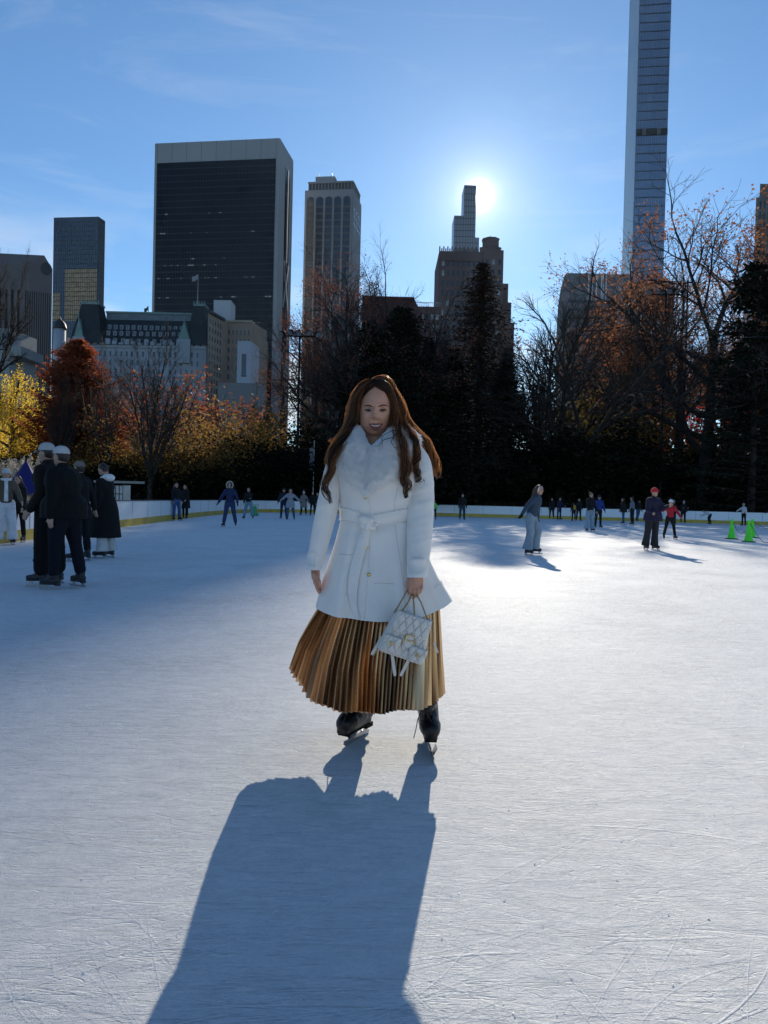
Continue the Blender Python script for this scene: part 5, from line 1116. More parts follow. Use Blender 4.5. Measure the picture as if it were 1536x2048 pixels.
# --- head, neck, arms, hands and legs : one continuous skin
FC = Wp(751, 819, -.005); ug = PX
def head_mesh():
    m = MB(); nu, nv = 120, 96; V = []
    til = Matrix.Rotation(R(4.0), 3, 'Y') @ Matrix.Rotation(R(3), 3, 'X')
    def gz(u, v, u0, v0, su, sv): return math.exp(-((u-u0)/su)**2-((v-v0)/sv)**2)
    for i in range(nv+1):
        th = math.pi*i/nv
        for j in range(nu):
            ph = 2*math.pi*j/nu; X_ = math.sin(th)*math.sin(ph); Y_ = math.sin(th)*math.cos(ph); Z_ = math.cos(th)      # Y_ front
            w = 31.5; d = 38.0; h = 57.0 if Z_ > 0 else 54.0
            jaw = 1+.22*max(0, (-Z_-.3)/.7); wid = w*jaw*(1+.16*max(0, (Z_-.2)/.8)); x = X_*wid; z = Z_*h; y = Y_*d*(1-.20*max(0, (-Z_-.2)/.8)**1.4 if Y_ > 0 else 1-.35*max(0, (-Z_-.15)/.85))
            if Y_ > 0: y = d*(1-(1-min(1, y/d))**1.15) if False else y
            if Y_ > .15:
                u, v = x, z; a = 0.0; f = min(1, (Y_-.15)/.35)
                # forehead to nose
                a += 2.0*gz(u, v, 0, 24, 22, 16)
                for k in range(9): t_ = k/8; a += (1.3+1.6*t_)*gz(u, v, 0, 3-19*t_, 2.7+2.1*t_, 4.0)
                a += 6.2*gz(u, v, 0, -17.0, 4.8, 3.8)
                for s_ in (1, -1):
                    a += 3.6*gz(u, v, 6.2*s_, -18.2, 3.0, 2.8)         # nostril wings
                    a -= 5.6*gz(u, v, 14.3*s_, -.2, 7.5, 4.6)          # eye sockets
                    a += 2.4*gz(u, v, 13.0*s_, 7.5, 9, 3.2)            # brow
                    a += 1.5*gz(u, v, 14.3*s_, -1.8, 5.5, 2.8)         # lids
                    a += 4.6*gz(u, v, 18.0*s_, -19, 7.0, 7.0)          # smiling cheeks
                    a -= 2.6*gz(u, v, 11.8*s_, -25, 2.2, 6.0)          # smile crease
                    a -= 1.5*gz(u, v, 15.6*s_, -31, 2.6, 2.6)
                a += 3.2*gz(u, v, 0, -33, 13, 8.0); a -= 1.6*gz(u, v, 0, -44.5, 9, 2.6); a += 4.2*gz(u, v, 0, -50, 8.5, 5.5); a -= 1.0*gz(u, v, 0, -23.5, 1.6, 3)
                y += a*f
            V.append(FC+til @ Vector((x*ug, -y*ug, z*ug)))
    Fq = []
    for i in range(nv):
        for j in range(nu): a, b = i*nu+j, i*nu+(j+1) % nu; Fq.append((a, b, b+nu, a+nu))
    m.add(V, Fq)
    for s_, cx in ((-1, 720.0), (1, 781.5)): m.ball(Wp(cx, 825, .03), (.007, .016, .024), 12, 10)
    return m
def wcap(m, a, b, ra, rb, k=14): cap(m, Wp(*a), Wp(*b), ra*PX, rb*PX, k)
m = head_mesh()
wcap(m, (750, 862, .035), (748, 905, .055), 22, 24); wcap(m, (715, 915, .04), (800, 912, .04), 26, 26); wcap(m, (758, 930, .03), (758, 1040, .02), 42, 34); wcap(m, (758, 1060, .02), (758, 1120, .02), 42, 50)
wcap(m, (682, 915, .02), (656, 1030, -.02), 15, 13); wcap(m, (656, 1030, -.02), (633, 1140, -.06), 12.5, 8.5); wcap(m, (828, 912, .02), (842, 1030, -.02), 15, 13); wcap(m, (842, 1030, -.04), (829, 1146, -.19), 12.5, 9)
# relaxed hand on the image left: thumb side towards us, fingers curled down
hb = -.06
wcap(m, (633, 1140, hb), (634, 1152, hb), 9, 8.5); wcap(m, (633, 1146, hb-.018), (636, 1163, hb-.015), 7, 6); wcap(m, (633, 1146, hb+.02), (635, 1162, hb+.025), 7, 6)
for k, (ln, dy) in enumerate(((20, -.026), (22, -.008), (21, .010), (17, .027))):
    y0 = 1161; wcap(m, (635.0+.2*k, y0, hb+dy), (637, y0+ln*.5, hb+dy), 4.0, 3.6, 10); wcap(m, (637, y0+ln*.5, hb+dy), (640.5, y0+ln*.95, hb+dy+.004), 3.5, 2.8, 10)
wcap(m, (637, 1148, hb-.03), (642, 1158, hb-.042), 4.4, 4.0, 10); wcap(m, (642, 1158, hb-.042), (643.5, 1168, hb-.038), 3.7, 3.1, 10)
# the hand holding the chain straps: back of the hand to us, fingers closing downward
hf = -.205
wcap(m, (829, 1144, hf), (828, 1156, hf), 11, 11.5); wcap(m, (821, 1150, hf), (820, 1163, hf-.006), 7.5, 6.2); wcap(m, (835, 1150, hf), (836, 1163, hf-.002), 7, 5.8)
for k, (x0, x1, yk, yt) in enumerate(((816.2, 819.5, 1168, 1181), (823.6, 824.8, 1170, 1186), (831.0, 830.2, 1169, 1184), (838.0, 835.6, 1165, 1177))):
    wcap(m, (x0, 1157, hf-.004), (x0+.2, yk, hf-.018), 3.2, 3.3, 10); wcap(m, (x0+.2, yk, hf-.018), (x1, yt-4, hf-.010), 3.1, 2.8, 10); wcap(m, (x1, yt-4, hf-.010), (x1, yt-2, hf+.008), 2.7, 2.4, 10)
wcap(m, (815, 1150, hf+.01), (811.8, 1162, hf+.004), 4.6, 4.2, 10); wcap(m, (811.8, 1162, hf+.004), (815.5, 1174, hf-.002), 3.9, 3.2, 10)
# legs under the skirt
for a, b, c_ in (((735, 1100, .03), (733, 1290, .02), (724, 1412, .09)), ((800, 1100, .03), (826, 1290, .02), (848, 1408, .03))): wcap(m, a, b, 34, 22); wcap(m, b, c_, 20, 11)
body = fuse(m, 'body', WSK, woman, .0032, 1); FT = bvh(body)
def stroke(pts, rads, name, mat, parent=woman, out=.0008, flat=.5, k=8, tree=None):
    tree = tree or FT; q = []
    for i in range(len(pts)-1):
        for j in range(4): t_ = j/4; q.append((pts[i][0]*(1-t_)+pts[i+1][0]*t_, pts[i][1]*(1-t_)+pts[i+1][1]*t_, rads[i]*(1-t_)+rads[i+1]*t_))
    q.append((*pts[-1], rads[-1])); return MB().tube([hit(tree, x, y, out) for x, y, r_ in q], [r_*PX for x, y, r_ in q], k).build(name, mat, parent, True)
BROW = pm('eyebrow_dark', (.03, .017, .013), .8, var=.2); LASH = pm('lash_black', (.008, .006, .006), .6); LIP = pm('lip_mauve', (.19, .05, .048), .38, var=.06); TOOTH = pm('teeth', (.52, .47, .43), .3); EYEW = pm('eye_white', (.22, .18, .17), .25); IRIS = pm('iris_brown', (.035, .016, .009), .1); MOUTH = pm('mouth_dark', (.06, .015, .015), .6)
stroke([(727.2, 814.0), (731.5, 811.4), (736.5, 810.6), (741, 811.7), (744.6, 813.2)], [.4, 1.1, 1.3, 1.3, .8], 'eyebrow', BROW); stroke([(757.0, 813.2), (761, 811.4), (766, 810.0), (771.5, 810.6), (776, 813.0)], [.8, 1.3, 1.3, 1.1, .4], 'eyebrow', BROW)
for cx, s_ in ((736.6, -1), (765.6, 1)):
    m = MB(); V = []; n_ = 14                                       # almond of the open eye
    for i in range(n_+1):
        t_ = -1+2*i/n_; y_ = 821.6-.5*t_*s_*.4; V += [hit(FT, cx+6.0*t_, y_-1.5*(1-t_*t_), .0012), hit(FT, cx+6.0*t_, y_+1.1*(1-t_*t_), .0012)]
    e_ = m.add(V, [(2*i, 2*i+1, 2*i+3, 2*i+2) for i in range(n_)]).build('eye', EYEW, woman)
    m = MB(); V = [hit(FT, cx+.3*s_*-1+2.9*math.cos(a), 821.3+1.45*math.sin(a), .0018) for a in [2*math.pi*i/12 for i in range(12)]]; m.add(V, [tuple(range(12))]).build('iris', IRIS, e_)
    stroke([(cx-6.4*1, 822.4 if s_ > 0 else 820.2), (cx-3, 820.0), (cx+1, 819.4), (cx+6.6, 820.0 if s_ > 0 else 822.4)], [.6 if s_ > 0 else 1.5, 1.6, 1.6, 1.5 if s_ > 0 else .6], 'eyelash', LASH, out=.0014)
    stroke([(cx-5, 823.4), (cx, 824.2), (cx+5, 823.2)], [.25, .45, .25], 'lower_lid', BROW, out=.0004)
    stroke([(cx-6, 816.8), (cx, 815.6), (cx+6, 816.8)], [.25, .55, .3], 'lid_crease', BROW, out=.0001)
up_e = [(-14.3, -2.6), (-9, -.6), (-3.5, -1.0), (0, -.2), (3.5, -1.0), (9, -.6), (14.3, -2.6)]
def mouth_pt(u, v, out): return hit(FT, 751.6+u, 850.2+v, out)
m = MB(); V = []
for i in range(15): u = -13.4+26.8*i/14; k_ = 1-(u/13.6)**2; V += [mouth_pt(u, -1.8*(1-k_)-1.0, .0010), mouth_pt(u, -2.2*(1-k_)+6.6*k_, .0010)]
m.add(V, [(2*i, 2*i+1, 2*i+3, 2*i+2) for i in range(14)]).build('mouth', MOUTH, woman)
m = MB(); V = []
for i in range(13): u = -10.5+21*i/12; k_ = 1-(u/11)**2; V += [mouth_pt(u, -.9, .0024), mouth_pt(u, -.3+3.9*k_, .0024)]
m.add(V, [(2*i, 2*i+1, 2*i+3, 2*i+2) for i in range(12)]).build('teeth', TOOTH, woman)
stroke([(751.6+u, 850.0+v-.9) for u, v in up_e], [.3, 1.3, 1.9, 1.5, 1.9, 1.3, .3], 'upper_lip', LIP, out=.0006)
stroke([(751.6+u, 850.2+v) for u, v in ((-14, -2.0), (-10, 2.6), (-5, 6.6), (0, 7.9), (5, 6.6), (10, 2.6), (14, -2.0))], [.3, 1.4, 2.5, 3.1, 2.5, 1.4, .3], 'lower_lip', LIP, out=.0008)
for s_ in (-1, 1): stroke([(751.2+2.6*s_, 839.6), (751.2+4.6*s_, 838.8)], [.7, .6], 'nostril', MOUTH, out=-.0004)

# --- coat
LV = [(862, 718, 786, .025, .10), (874, 706, 800, .035, .095), (886, 688, 826, .05, .08), (896, 674, 842, .08, .05), (912, 666, 850, .115, .02), (940, 670, 848, .135, .015), (965, 674, 845, .148, .012), (990, 678, 842, .142, .012), (1015, 680, 838, .128, .012), (1040, 681, 836, .122, .012), (1060, 676, 841, .130, .012), (1090, 668, 850, .142, .012), (1125, 656, 861, .155, .012), (1160, 645, 876, .175, .005), (1190, 637, 893, .192, .0), (1212, 631.5, 904, .204, -.004)]
def coat_ring(py, n=128, grow=0.0):
    l, r_, hd, cy = interp(LV, py); cx = (l+r_)/2; hw = (r_-l)/2+grow; out = []; k_ = max(0, (py-1055)/157)
    for i in range(n):
        a = 2*math.pi*i/n; ca, sa = math.cos(a), math.sin(a); sx = math.copysign(abs(ca)**.9, ca); fold = k_*(.020*math.sin(5*a+.9+k_*.6)+.016*math.sin(11*a+2.1-k_*.5)+.006*math.sin(19*a)); 
        wr = .0035*math.sin(py*.22+4*a)*math.exp(-((py-1040)/38)**2)+.0025*math.sin(py*.11+2*a)+.004*math.sin(14*a+py*.02)*math.exp(-((py-1062)/22)**2)
        y = sa*(hd+fold*abs(sa)+wr)+cy; dp = 0
        if k_ > 0: dp = k_*k_*((-13 if ca > 0 else 0)*abs(ca)**2+17*(1-abs(ca)**2)*(1 if sa < 0 else -.3))      # the hem lifts at the right side
        out.append(Wp(cx+hw*sx, py+dp, y))
    return out
m = MB(); pys = list(np.linspace(862, 1212, 60)); V = []
for py in pys: V += coat_ring(py)
n_ = 128; m.add(V, [(i*n_+j, i*n_+(j+1) % n_, (i+1)*n_+(j+1) % n_, (i+1)*n_+j) for i in range(len(pys)-1) for j in range(n_)])
V2 = coat_ring(1212); c0_ = sum(V2, Vector())/n_; V3 = [v.lerp(c0_, .03)+Vector((0, 0, .004)) for v in V2]; V4 = [v.lerp(c0_, .16)+Vector((0, 0, .09)) for v in V2]
m.add(V2+V3+V4, [(j, (j+1) % n_, n_+(j+1) % n_, n_+j) for j in range(n_)]+[(n_+j, n_+(j+1) % n_, 2*n_+(j+1) % n_, 2*n_+j) for j in range(n_)])
coat = m.build('coat', COAT, woman, True); CTree = bvh(coat)
def sleeve(rows, name, cuff_dir):
    m = MB(); V = []; n_ = 40; N_ = 70; ys_ = np.linspace(rows[0][0], rows[-1][0], N_); tab = np.array([interp(rows, py) for py in ys_]); pad = np.concatenate([2*tab[:1]-tab[8:0:-1], tab, 2*tab[-1:]-tab[-2:-10:-1]]); tab = np.stack([np.convolve(pad[:, c], np.ones(17)/17, 'valid') for c in range(3)], 1)
    for i, py in enumerate(ys_):
        cx, hw, dy = tab[i]
        for j in range(n_):
            a = 2*math.pi*j/n_; wr = 1+.045*math.sin(py*.19+2.2*math.sin(a+.4))*(.5+.5*math.sin(py*.045+1))+.020*math.sin(py*.43+3*a); V.append(Wp(cx+hw*math.cos(a)*(1+.25*(wr-1)), py+1.5*math.sin(a)*(0 if i < N_-3 else 1), dy+hw*PX*.98*math.sin(a)*wr))
    m.add(V, [(i*n_+j, i*n_+(j+1) % n_, (i+1)*n_+(j+1) % n_, (i+1)*n_+j) for i in range(N_-1) for j in range(n_)])
    e = len(V)-n_; last = V[e:]; c_ = sum(last, Vector())/n_; inn = [v.lerp(c_, .10) for v in last]; inn2 = [v.lerp(c_, .14)+Vector((0, 0, .08)) for v in last]
    m.add(last+inn+inn2, [(j, (j+1) % n_, n_+(j+1) % n_, n_+j) for j in range(n_)]+[(n_+j, n_+(j+1) % n_, 2*n_+(j+1) % n_, 2*n_+j) for j in range(n_)])
    top = V[:n_]; c_ = sum(top, Vector())/n_+Vector((0, 0, .015)); m.add(top+[c_], [(j, (j+1) % n_, n_) for j in range(n_)])
    return m.build(name, COAT, woman, True)
SL = sleeve([(884, 688, 10, .02), (890, 685, 17, .02), (900, 681, 21, .018), (915, 675, 21.5, .01), (935, 670, 20, .0), (974, 661.5, 20.5, -.01), (1013, 656, 22.5, -.02), (1055, 647, 21, -.03), (1087, 640, 19, -.04), (1109, 635.5, 17, -.05), (1138, 630, 15.2, -.06)], 'sleeve', 0)
SR = sleeve([(882, 826, 10, .02), (888, 829, 19, .02), (900, 834, 23, .015), (916, 836, 24.5, .0), (940, 839, 26.5, -.015), (965, 840.5, 27.5, -.03), (1000, 840, 27.3, -.04), (1023, 839.5, 26.7, -.075), (1066, 837, 25, -.11), (1109, 833.5, 22.3, -.155), (1146, 830, 18.8, -.195)], 'sleeve', 0)
CT2 = bvh(coat, SL, SR)
# belt
m = MB(); V = []; nb_ = 60; rows_ = 6
def belt_y(px): return float(np.interp(px, [672, 700, 722, 735, 750, 780, 812, 845], [1014, 1020, 1027, 1031, 1031, 1025, 1019, 1015])), float(np.interp(px, [672, 700, 722, 735, 750, 780, 812, 845], [1038, 1045, 1050, 1052, 1052, 1047, 1041, 1037]))
for i in range(nb_+1):
    px = 679+(840-679)*i/nb_; y0, y1 = belt_y(px)
    for j in range(rows_+1): t_ = j/rows_; p = hit(CTree, px, y0+(y1-y0)*t_, .006+.006*math.sin(math.pi*t_), YW); V.append(p)
Fq = [(i*(rows_+1)+j, (i+1)*(rows_+1)+j, (i+1)*(rows_+1)+j+1, i*(rows_+1)+j+1) for i in range(nb_) for j in range(rows_)]
m.add(V, Fq)
for edge in (0, rows_): m.tube([V[i*(rows_+1)+edge] for i in range(nb_+1)], .0035, 6)
belt = m.build('belt', COAT, woman, True)
m = MB(); yk = hit(CTree, 735, 1040, 0).y-YW
wcap(m, (724, 1034, yk-.008), (729, 1049, yk-.016), 6.5, 7); wcap(m, (728, 1036, yk-.02), (742, 1040, yk-.026), 7, 7.5); wcap(m, (732, 1046, yk-.014), (740, 1048, yk-.018), 7, 7); wcap(m, (736, 1052, yk-.024), (748, 1054, yk-.020), 6.0, 5.5); wcap(m, (741, 1038, yk-.026), (733, 1053, yk-.028), 4.6, 4.6); wcap(m, (748, 1050, yk-.012), (753, 1046, yk-.006), 4.5, 3.5)
fuse(m, 'knot', COAT, belt, .003, 2)
def ribbon(Lp, Rp, name, mat, par, out=.010, tree=None, thick=.006, n=26, fall=YW-.15):
    tree = tree or CTree; V = []; m = MB(); s0 = [i/n for i in range(n+1)]
    def ev(tab, t_): x = t_*(len(tab)-1); i = min(int(x), len(tab)-2); f = x-i; return tab[i][0]*(1-f)+tab[i+1][0]*f, tab[i][1]*(1-f)+tab[i+1][1]*f
    for t_ in s0:
        a, b = ev(Lp, t_), ev(Rp, t_)
        for k in range(5): f = k/4; p = hit(tree, a[0]*(1-f)+b[0]*f, a[1]*(1-f)+b[1]*f, out+.004*math.sin(math.pi*f), fall); V.append(p)
    m.add(V, [(i*5+j, (i+1)*5+j, (i+1)*5+j+1, i*5+j+1) for i in range(n) for j in range(4)]); V2 = [v+Vector((0, thick, 0)) for v in V]; m.add(V2, [(i*5+j, i*5+j+1, (i+1)*5+j+1, (i+1)*5+j) for i in range(n) for j in range(4)])
    for e in (0, 4): m.tube([V[i*5+e]+Vector((0, thick/2, 0)) for i in range(n+1)], thick*.62, 6)
    return m.build(name, mat, par, True)
ribbon([(728, 1050), (719, 1075), (711, 1105), (703, 1130), (698, 1155), (696.5, 1180), (700, 1205), (708, 1226), (718, 1237)], [(740, 1056), (733, 1078), (728, 1105), (722, 1132), (717, 1155), (713, 1180), (712, 1203), (714, 1222), (720, 1238)], 'belt_end', COAT, belt, .012)
ribbon([(737, 1056), (733, 1080), (729, 1100)], [(742, 1056), (737, 1080), (732, 1101)], 'belt_end', COAT, belt, .007)
def seam(pts, r_, name, mat=COAT, out=.001, tree=None):
    q = []
    for i in range(len(pts)-1):
        for j in range(8): t_ = j/8; q.append((pts[i][0]*(1-t_)+pts[i+1][0]*t_, pts[i][1]*(1-t_)+pts[i+1][1]*t_))
    q.append(pts[-1]); return MB().tube([hit(tree or CTree, x, y, out) for x, y in q], r_, 6).build(name, mat, woman, True)
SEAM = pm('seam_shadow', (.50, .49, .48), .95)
seam([(735, 985), (739, 1000), (742, 1015), (743, 1032)], .0030, 'placket_edge'); seam([(741, 1055), (740, 1100), (737, 1145), (733, 1190), (727, 1240)], .0030, 'placket_edge')
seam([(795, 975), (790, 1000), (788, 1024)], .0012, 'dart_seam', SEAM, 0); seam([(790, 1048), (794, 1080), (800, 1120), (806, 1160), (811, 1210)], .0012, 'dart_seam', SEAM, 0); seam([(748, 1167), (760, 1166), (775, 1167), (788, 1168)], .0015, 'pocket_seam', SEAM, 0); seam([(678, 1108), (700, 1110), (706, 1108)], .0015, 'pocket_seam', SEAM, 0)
GOLD = pm('gold_metal', (.72, .50, .20), .25, metal=1.0, var=.05)
for bx, by in ((730.5, 995), (732.5, 1096), (737.3, 1149.5)):
    c_ = hit(CTree, bx, by, .004); MB().tube([c_+Vector((0, .004, 0)), c_, c_+Vector((0, -.004, 0))], [.0085, .009, .006], 14).build('button', GOLD, woman, True)

# --- skirt with knife pleats
SKL = [(1190, 645, 880), (1220, 633, 876), (1250, 615, 877), (1285, 596, 880), (1325, 582, 886), (1338, 577, 888)]
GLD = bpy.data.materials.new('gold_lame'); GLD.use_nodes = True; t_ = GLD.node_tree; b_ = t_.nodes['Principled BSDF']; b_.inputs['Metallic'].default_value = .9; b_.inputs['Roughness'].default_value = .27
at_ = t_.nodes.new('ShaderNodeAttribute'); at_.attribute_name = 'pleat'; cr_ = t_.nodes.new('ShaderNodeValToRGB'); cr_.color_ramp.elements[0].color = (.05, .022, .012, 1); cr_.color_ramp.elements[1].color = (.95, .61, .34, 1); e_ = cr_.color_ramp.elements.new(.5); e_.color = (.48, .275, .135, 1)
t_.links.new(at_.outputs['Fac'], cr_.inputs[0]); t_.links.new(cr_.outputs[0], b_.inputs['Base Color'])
rg = random.Random(12); NP = 92; per = 6; n_ = NP*per; rows_ = 40; V = []; tone = [rg.random() for _ in range(NP)]; pa = []; jag = [rg.uniform(-1, 1) for _ in range(NP)]; ph1 = [rg.uniform(-.35, .35) for _ in range(NP)]
for i in range(rows_+1):
    t_ = i/rows_
    for j in range(n_):
        k = j//per; f = (j % per)/(per-1); a = 2*math.pi*(k+f+ph1[k]*0)/NP+.12*math.sin(3*2*math.pi*j/n_+1)*t_; ca, sa = math.cos(a), math.sin(a)
        hemL, hemR = 1336, 1388; side = hemR if ca > 0 else hemL; mid_ = 1397 if sa < 0 else 1384-12*max(0, -ca)*abs(sa); hem = side+(mid_-side)*(1-abs(ca)**(3.0 if sa < 0 else 6.0))+(1.6*jag[k]+3.5*math.sin(a*7)); py = 1188+(hem-1188)*t_
        l = float(np.interp(1188+(1338-1188)*t_, [q[0] for q in SKL], [q[1] for q in SKL])); r_ = 878+(891-878)*t_; cx = (l+r_)/2; hw = (r_-l)/2
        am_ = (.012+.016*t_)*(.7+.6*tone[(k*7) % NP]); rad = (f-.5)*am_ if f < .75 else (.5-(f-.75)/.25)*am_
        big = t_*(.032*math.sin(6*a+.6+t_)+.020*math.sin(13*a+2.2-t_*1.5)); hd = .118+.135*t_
        V.append(P(cx+(hw-2-2*t_)*ca+rad/PX*ca*.8+big*ca*8, py, YW+.28*t_*max(0, -ca)**1.5)+Vector((0, .01+(hd+big)*sa+rad*sa, 0))); pa.append(min(1, max(0, .42+.55*(tone[k]-.5)+.35*(f-.5)+.16*math.sin(k*.55+1+t_*1.5)+.16*math.sin(k*1.7+t_*5))))  # tone: random per pleat, plus painted fold shade and gold highlights
ix = [(i*n_+j, i*n_+(j+1) % n_, (i+1)*n_+(j+1) % n_, (i+1)*n_+j) for i in range(rows_) for j in range(n_)]
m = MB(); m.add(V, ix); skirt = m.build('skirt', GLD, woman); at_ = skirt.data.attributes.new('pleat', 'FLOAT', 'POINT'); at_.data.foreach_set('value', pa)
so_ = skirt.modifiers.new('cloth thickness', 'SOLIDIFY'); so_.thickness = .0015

m = MB()
for a, b, c_ in (((735, 1110, .03), (733, 1290, .02), (724, 1412, .09)), ((800, 1110, .03), (826, 1290, .02), (848, 1408, .03))): wcap(m, a, b, 36, 24); wcap(m, b, c_, 22, 13)
fuse(m, 'tights', pm('tights_charcoal', (.02, .02, .022), .7, var=.1), woman, .008, 2)
# --- skates
LEA = pm('boot_leather', (.008, .008, .010), .38, var=.3, scale=30, bump=.2, bscale=90, spec=.3); LACE = pm('lace_black', (.02, .02, .022), .8); SOLE = pm('sole_dark', (.012, .012, .012), .85, spec=.1)
def big_skate(heel, toe, lean_top, sgn=1, nm='skate'):
    """heel and toe are where the blade meets the ice"""
    h_, t2 = G(*heel), G(*toe); d = (t2-h_); L_ = d.length; d.normalize(); up = Vector((0, 0, 1)); sd = d.cross(up); top = Vector(lean_top)
    bz = .075; hs = h_+d*.035; ts = h_+d*.275
    ank = hs+d*.01+up*(bz+.115); m = MB(); cap(m, hs+up*(bz+.042), hs+d*.05+up*(bz+.044), .042, .042); cap(m, hs+d*.08+up*(bz+.046), ts-d*.045+up*(bz+.042), .050, .052); cap(m, ts-d*.06+up*(bz+.044), ts-d*.025+up*(bz+.038), .054, .047)
    cap(m, ank, top, .056, .066); cap(m, ank+d*.015, ts-d*.09+up*(bz+.06), .055, .048); m.box((((hs+ts)/2).x, ((hs+ts)/2).y, bz+.003), ((ts-hs).length+.02, .062, .014), math.atan2(d.y, d.x))
    b = fuse(m, nm, LEA, woman, .0055, 3)
    q = MB(); c_ = (hs+ts)/2; ra = math.atan2(d.y, d.x); q.box((c_.x, c_.y, bz-.012), ((ts-hs).length-.005, .056, .009), ra); q.box((hs.x+d.x*.01, hs.y+d.y*.01, bz-.020), (.07, .06, .022), ra); q.build('sole', SOLE, b)
    q = MB(); c2 = (h_+t2)/2
    prof = [(0, .002), (.03, 0), (L_*.5, 0), (L_-.02, .001), (L_, .012), (L_-.004, .03), (L_-.05, .026), (.03, .026), (-.008, .02)]
    for s_ in (1, -1):
        pass
    Va = [h_+d*u+up*z+sd*.002 for u, z in prof]; Vb = [h_+d*u+up*z-sd*.002 for u, z in prof]; n2 = len(prof); q.add(Va+Vb, [tuple(range(n2)), tuple(range(2*n2-1, n2-1, -1))]+[(i, (i+1) % n2, n2+(i+1) % n2, n2+i) for i in range(n2)])
    for u, w in ((.05, .05), (L_-.085, .06)):
        for s_ in (1, -1): q.add([h_+d*(u-w/2)+up*.024+sd*.003*s_, h_+d*(u+w/2)+up*.024+sd*.003*s_, h_+d*(u+w/2+.012)+up*(bz-.014)+sd*.020*s_, h_+d*(u-w/2-.008)+up*(bz-.014)+sd*.020*s_], [(0, 1, 2, 3)])
    q.build('blade', STEEL, b)
    # laces up the front
    T = bvh(b); q = MB(); a0 = ts-d*.085+up*(bz+.12); a1 = top+d*.10-up*.005
    for i in range(8):
        c_ = a0.lerp(a1, i/7); 
        for s_ in (1, -1):
            pts = []
            for k in range(9):
                f = -1+2*k/8; o = c_+sd*(.024*f)+up*(.010*f*s_); dr = (-(d*.8+up*.5)).normalized(); hh = T.ray_cast(o+d*.12+up*.07, dr)
                if hh[0] is not None: pts.append(hh[0]-dr*.002)
            if len(pts) > 3: q.tube(pts, .0022, 5)
    bow = T.ray_cast(a1+d*.12+up*.03, (-(d*.85+up*.3)).normalized())[0] or a1
    q.tube([bow, bow+sd*.02*sgn+d*.012-up*.01, bow+sd*.036*sgn-up*.04+d*.03, bow+sd*.045*sgn-up*.08+d*.05, bow+sd*.055*sgn-up*.115+d*.06], .0022, 5); q.tube([bow, bow-sd*.025+d*.014, bow-sd*.04-up*.03+d*.014, bow-sd*.03-up*.055+d*.012, bow-sd*.008-up*.02+d*.01, bow], .0022, 5)
    if q.v: q.build('lace', LACE, b)
    return b
big_skate((737, 1465), (687, 1495), Wp(722, 1402, .08)); big_skate((850, 1472), (868, 1531), Wp(848, 1398, .0))

# --- fur collar
POL = [(711, 848), (702, 865), (690, 888), (675, 909), (671, 922), (677, 943), (698, 963), (717, 977), (731, 993), (745, 983), (767, 969), (792, 952), (806, 935), (826, 915), (838, 893), (838, 872), (822, 856), (798, 846), (783, 846), (775, 860), (760, 880), (744, 896), (737, 888), (729, 866), (722, 852)]
def inside(x, y):
    c_ = False; n2 = len(POL)
    for i in range(n2):
        (x0, y0), (x1, y1) = POL[i], POL[i-1]
        if (y0 > y) != (y1 > y) and x < (x1-x0)*(y-y0)/(y1-y0)+x0: c_ = not c_
    return c_
def edge_d(x, y):
    best = 99
    for i in range(len(POL)):
        (x0, y0), (x1, y1) = POL[i], POL[i-1]; dx, dy = x1-x0, y1-y0; t_ = max(0, min(1, ((x-x0)*dx+(y-y0)*dy)/(dx*dx+dy*dy+1e-9))); best = min(best, math.hypot(x-x0-t_*dx, y-y0-t_*dy))
    return best
def fur_pt(x, y):
    e = min(1, edge_d(x, y)/11) if inside(x, y) else 0; crease = abs(x-(738+max(0, (y-890))*-.06)); cr = 1-.4*math.exp(-(crease/5)**2) if y > 885 else 1
    base = .010*mnoise.noise(Vector((x*.16, y*.10, 0)))+.006*mnoise.noise(Vector((x*.45, y*.3, 4)))-.118-.028*min(1, max(0, (y-880)/60))+.085*((x-752)/90)**2+.10*max(0, (892-y)/45)**1.2
    return Wp(x, y, base-.030*math.sqrt(e)*cr)
m = MB(); idx = {}; V = []; Fq = []; stp = 3
for x in range(666, 842, stp):
    for y in range(843, 997, stp):
        if inside(x+stp/2, y+stp/2):
            q = []
            for a, b in ((x, y), (x+stp, y), (x+stp, y+stp), (x, y+stp)):
                if (a, b) not in idx: idx[(a, b)] = len(V); V.append(fur_pt(a, b))
                q.append(idx[(a, b)])
            Fq.append(tuple(q[::-1]))
m.add(V, Fq); FURM = pm('white_fur', (.86, .86, .86), .95, var=.08, scale=300, trans=.3, spec=.1); FURB = pm('fur_base', (.76, .76, .76), .95, var=.15, scale=60)
collar = m.build('fur_collar', FURB, woman, True)
m = MB(); m.tube([Wp(705, 872, -.02), Wp(708, 866, .06), Wp(725, 858, .12), Wp(755, 854, .14), Wp(790, 856, .12), Wp(815, 864, .06), Wp(822, 870, -.01)], [.03, .036, .038, .038, .038, .036, .03], 12); m.build('collar_back', FURM, collar, True)
rg = rs(5); n2 = 26000; xs = rg.uniform(666, 842, n2*3); ys = rg.uniform(843, 997, n2*3); keep = [k for k in range(len(xs)) if inside(xs[k], ys[k])][:n2]; S = []
A_, B_, C2_ = [], [], []
for k in keep:
    x, y = xs[k], ys[k]; e = edge_d(x, y); p = fur_pt(x, y); cxx = 752; ox = (x-cxx)/60; lnp = (4.5+5.5*rg.rand()); an = math.atan2(1.0, ox*1.1)+rg.normal()*.42+.6*math.sin(x*.23+y*.11)*math.sin(y*.19)
    q = fur_pt(x+lnp*math.cos(an), y+lnp*math.sin(an)); q = q+Vector((0, -.004-.014*rg.rand(), 0)); sd = Vector((math.sin(an), 0, math.cos(an)))*.0011; A_.append(p+sd); B_.append(p-sd); C2_.append(q)
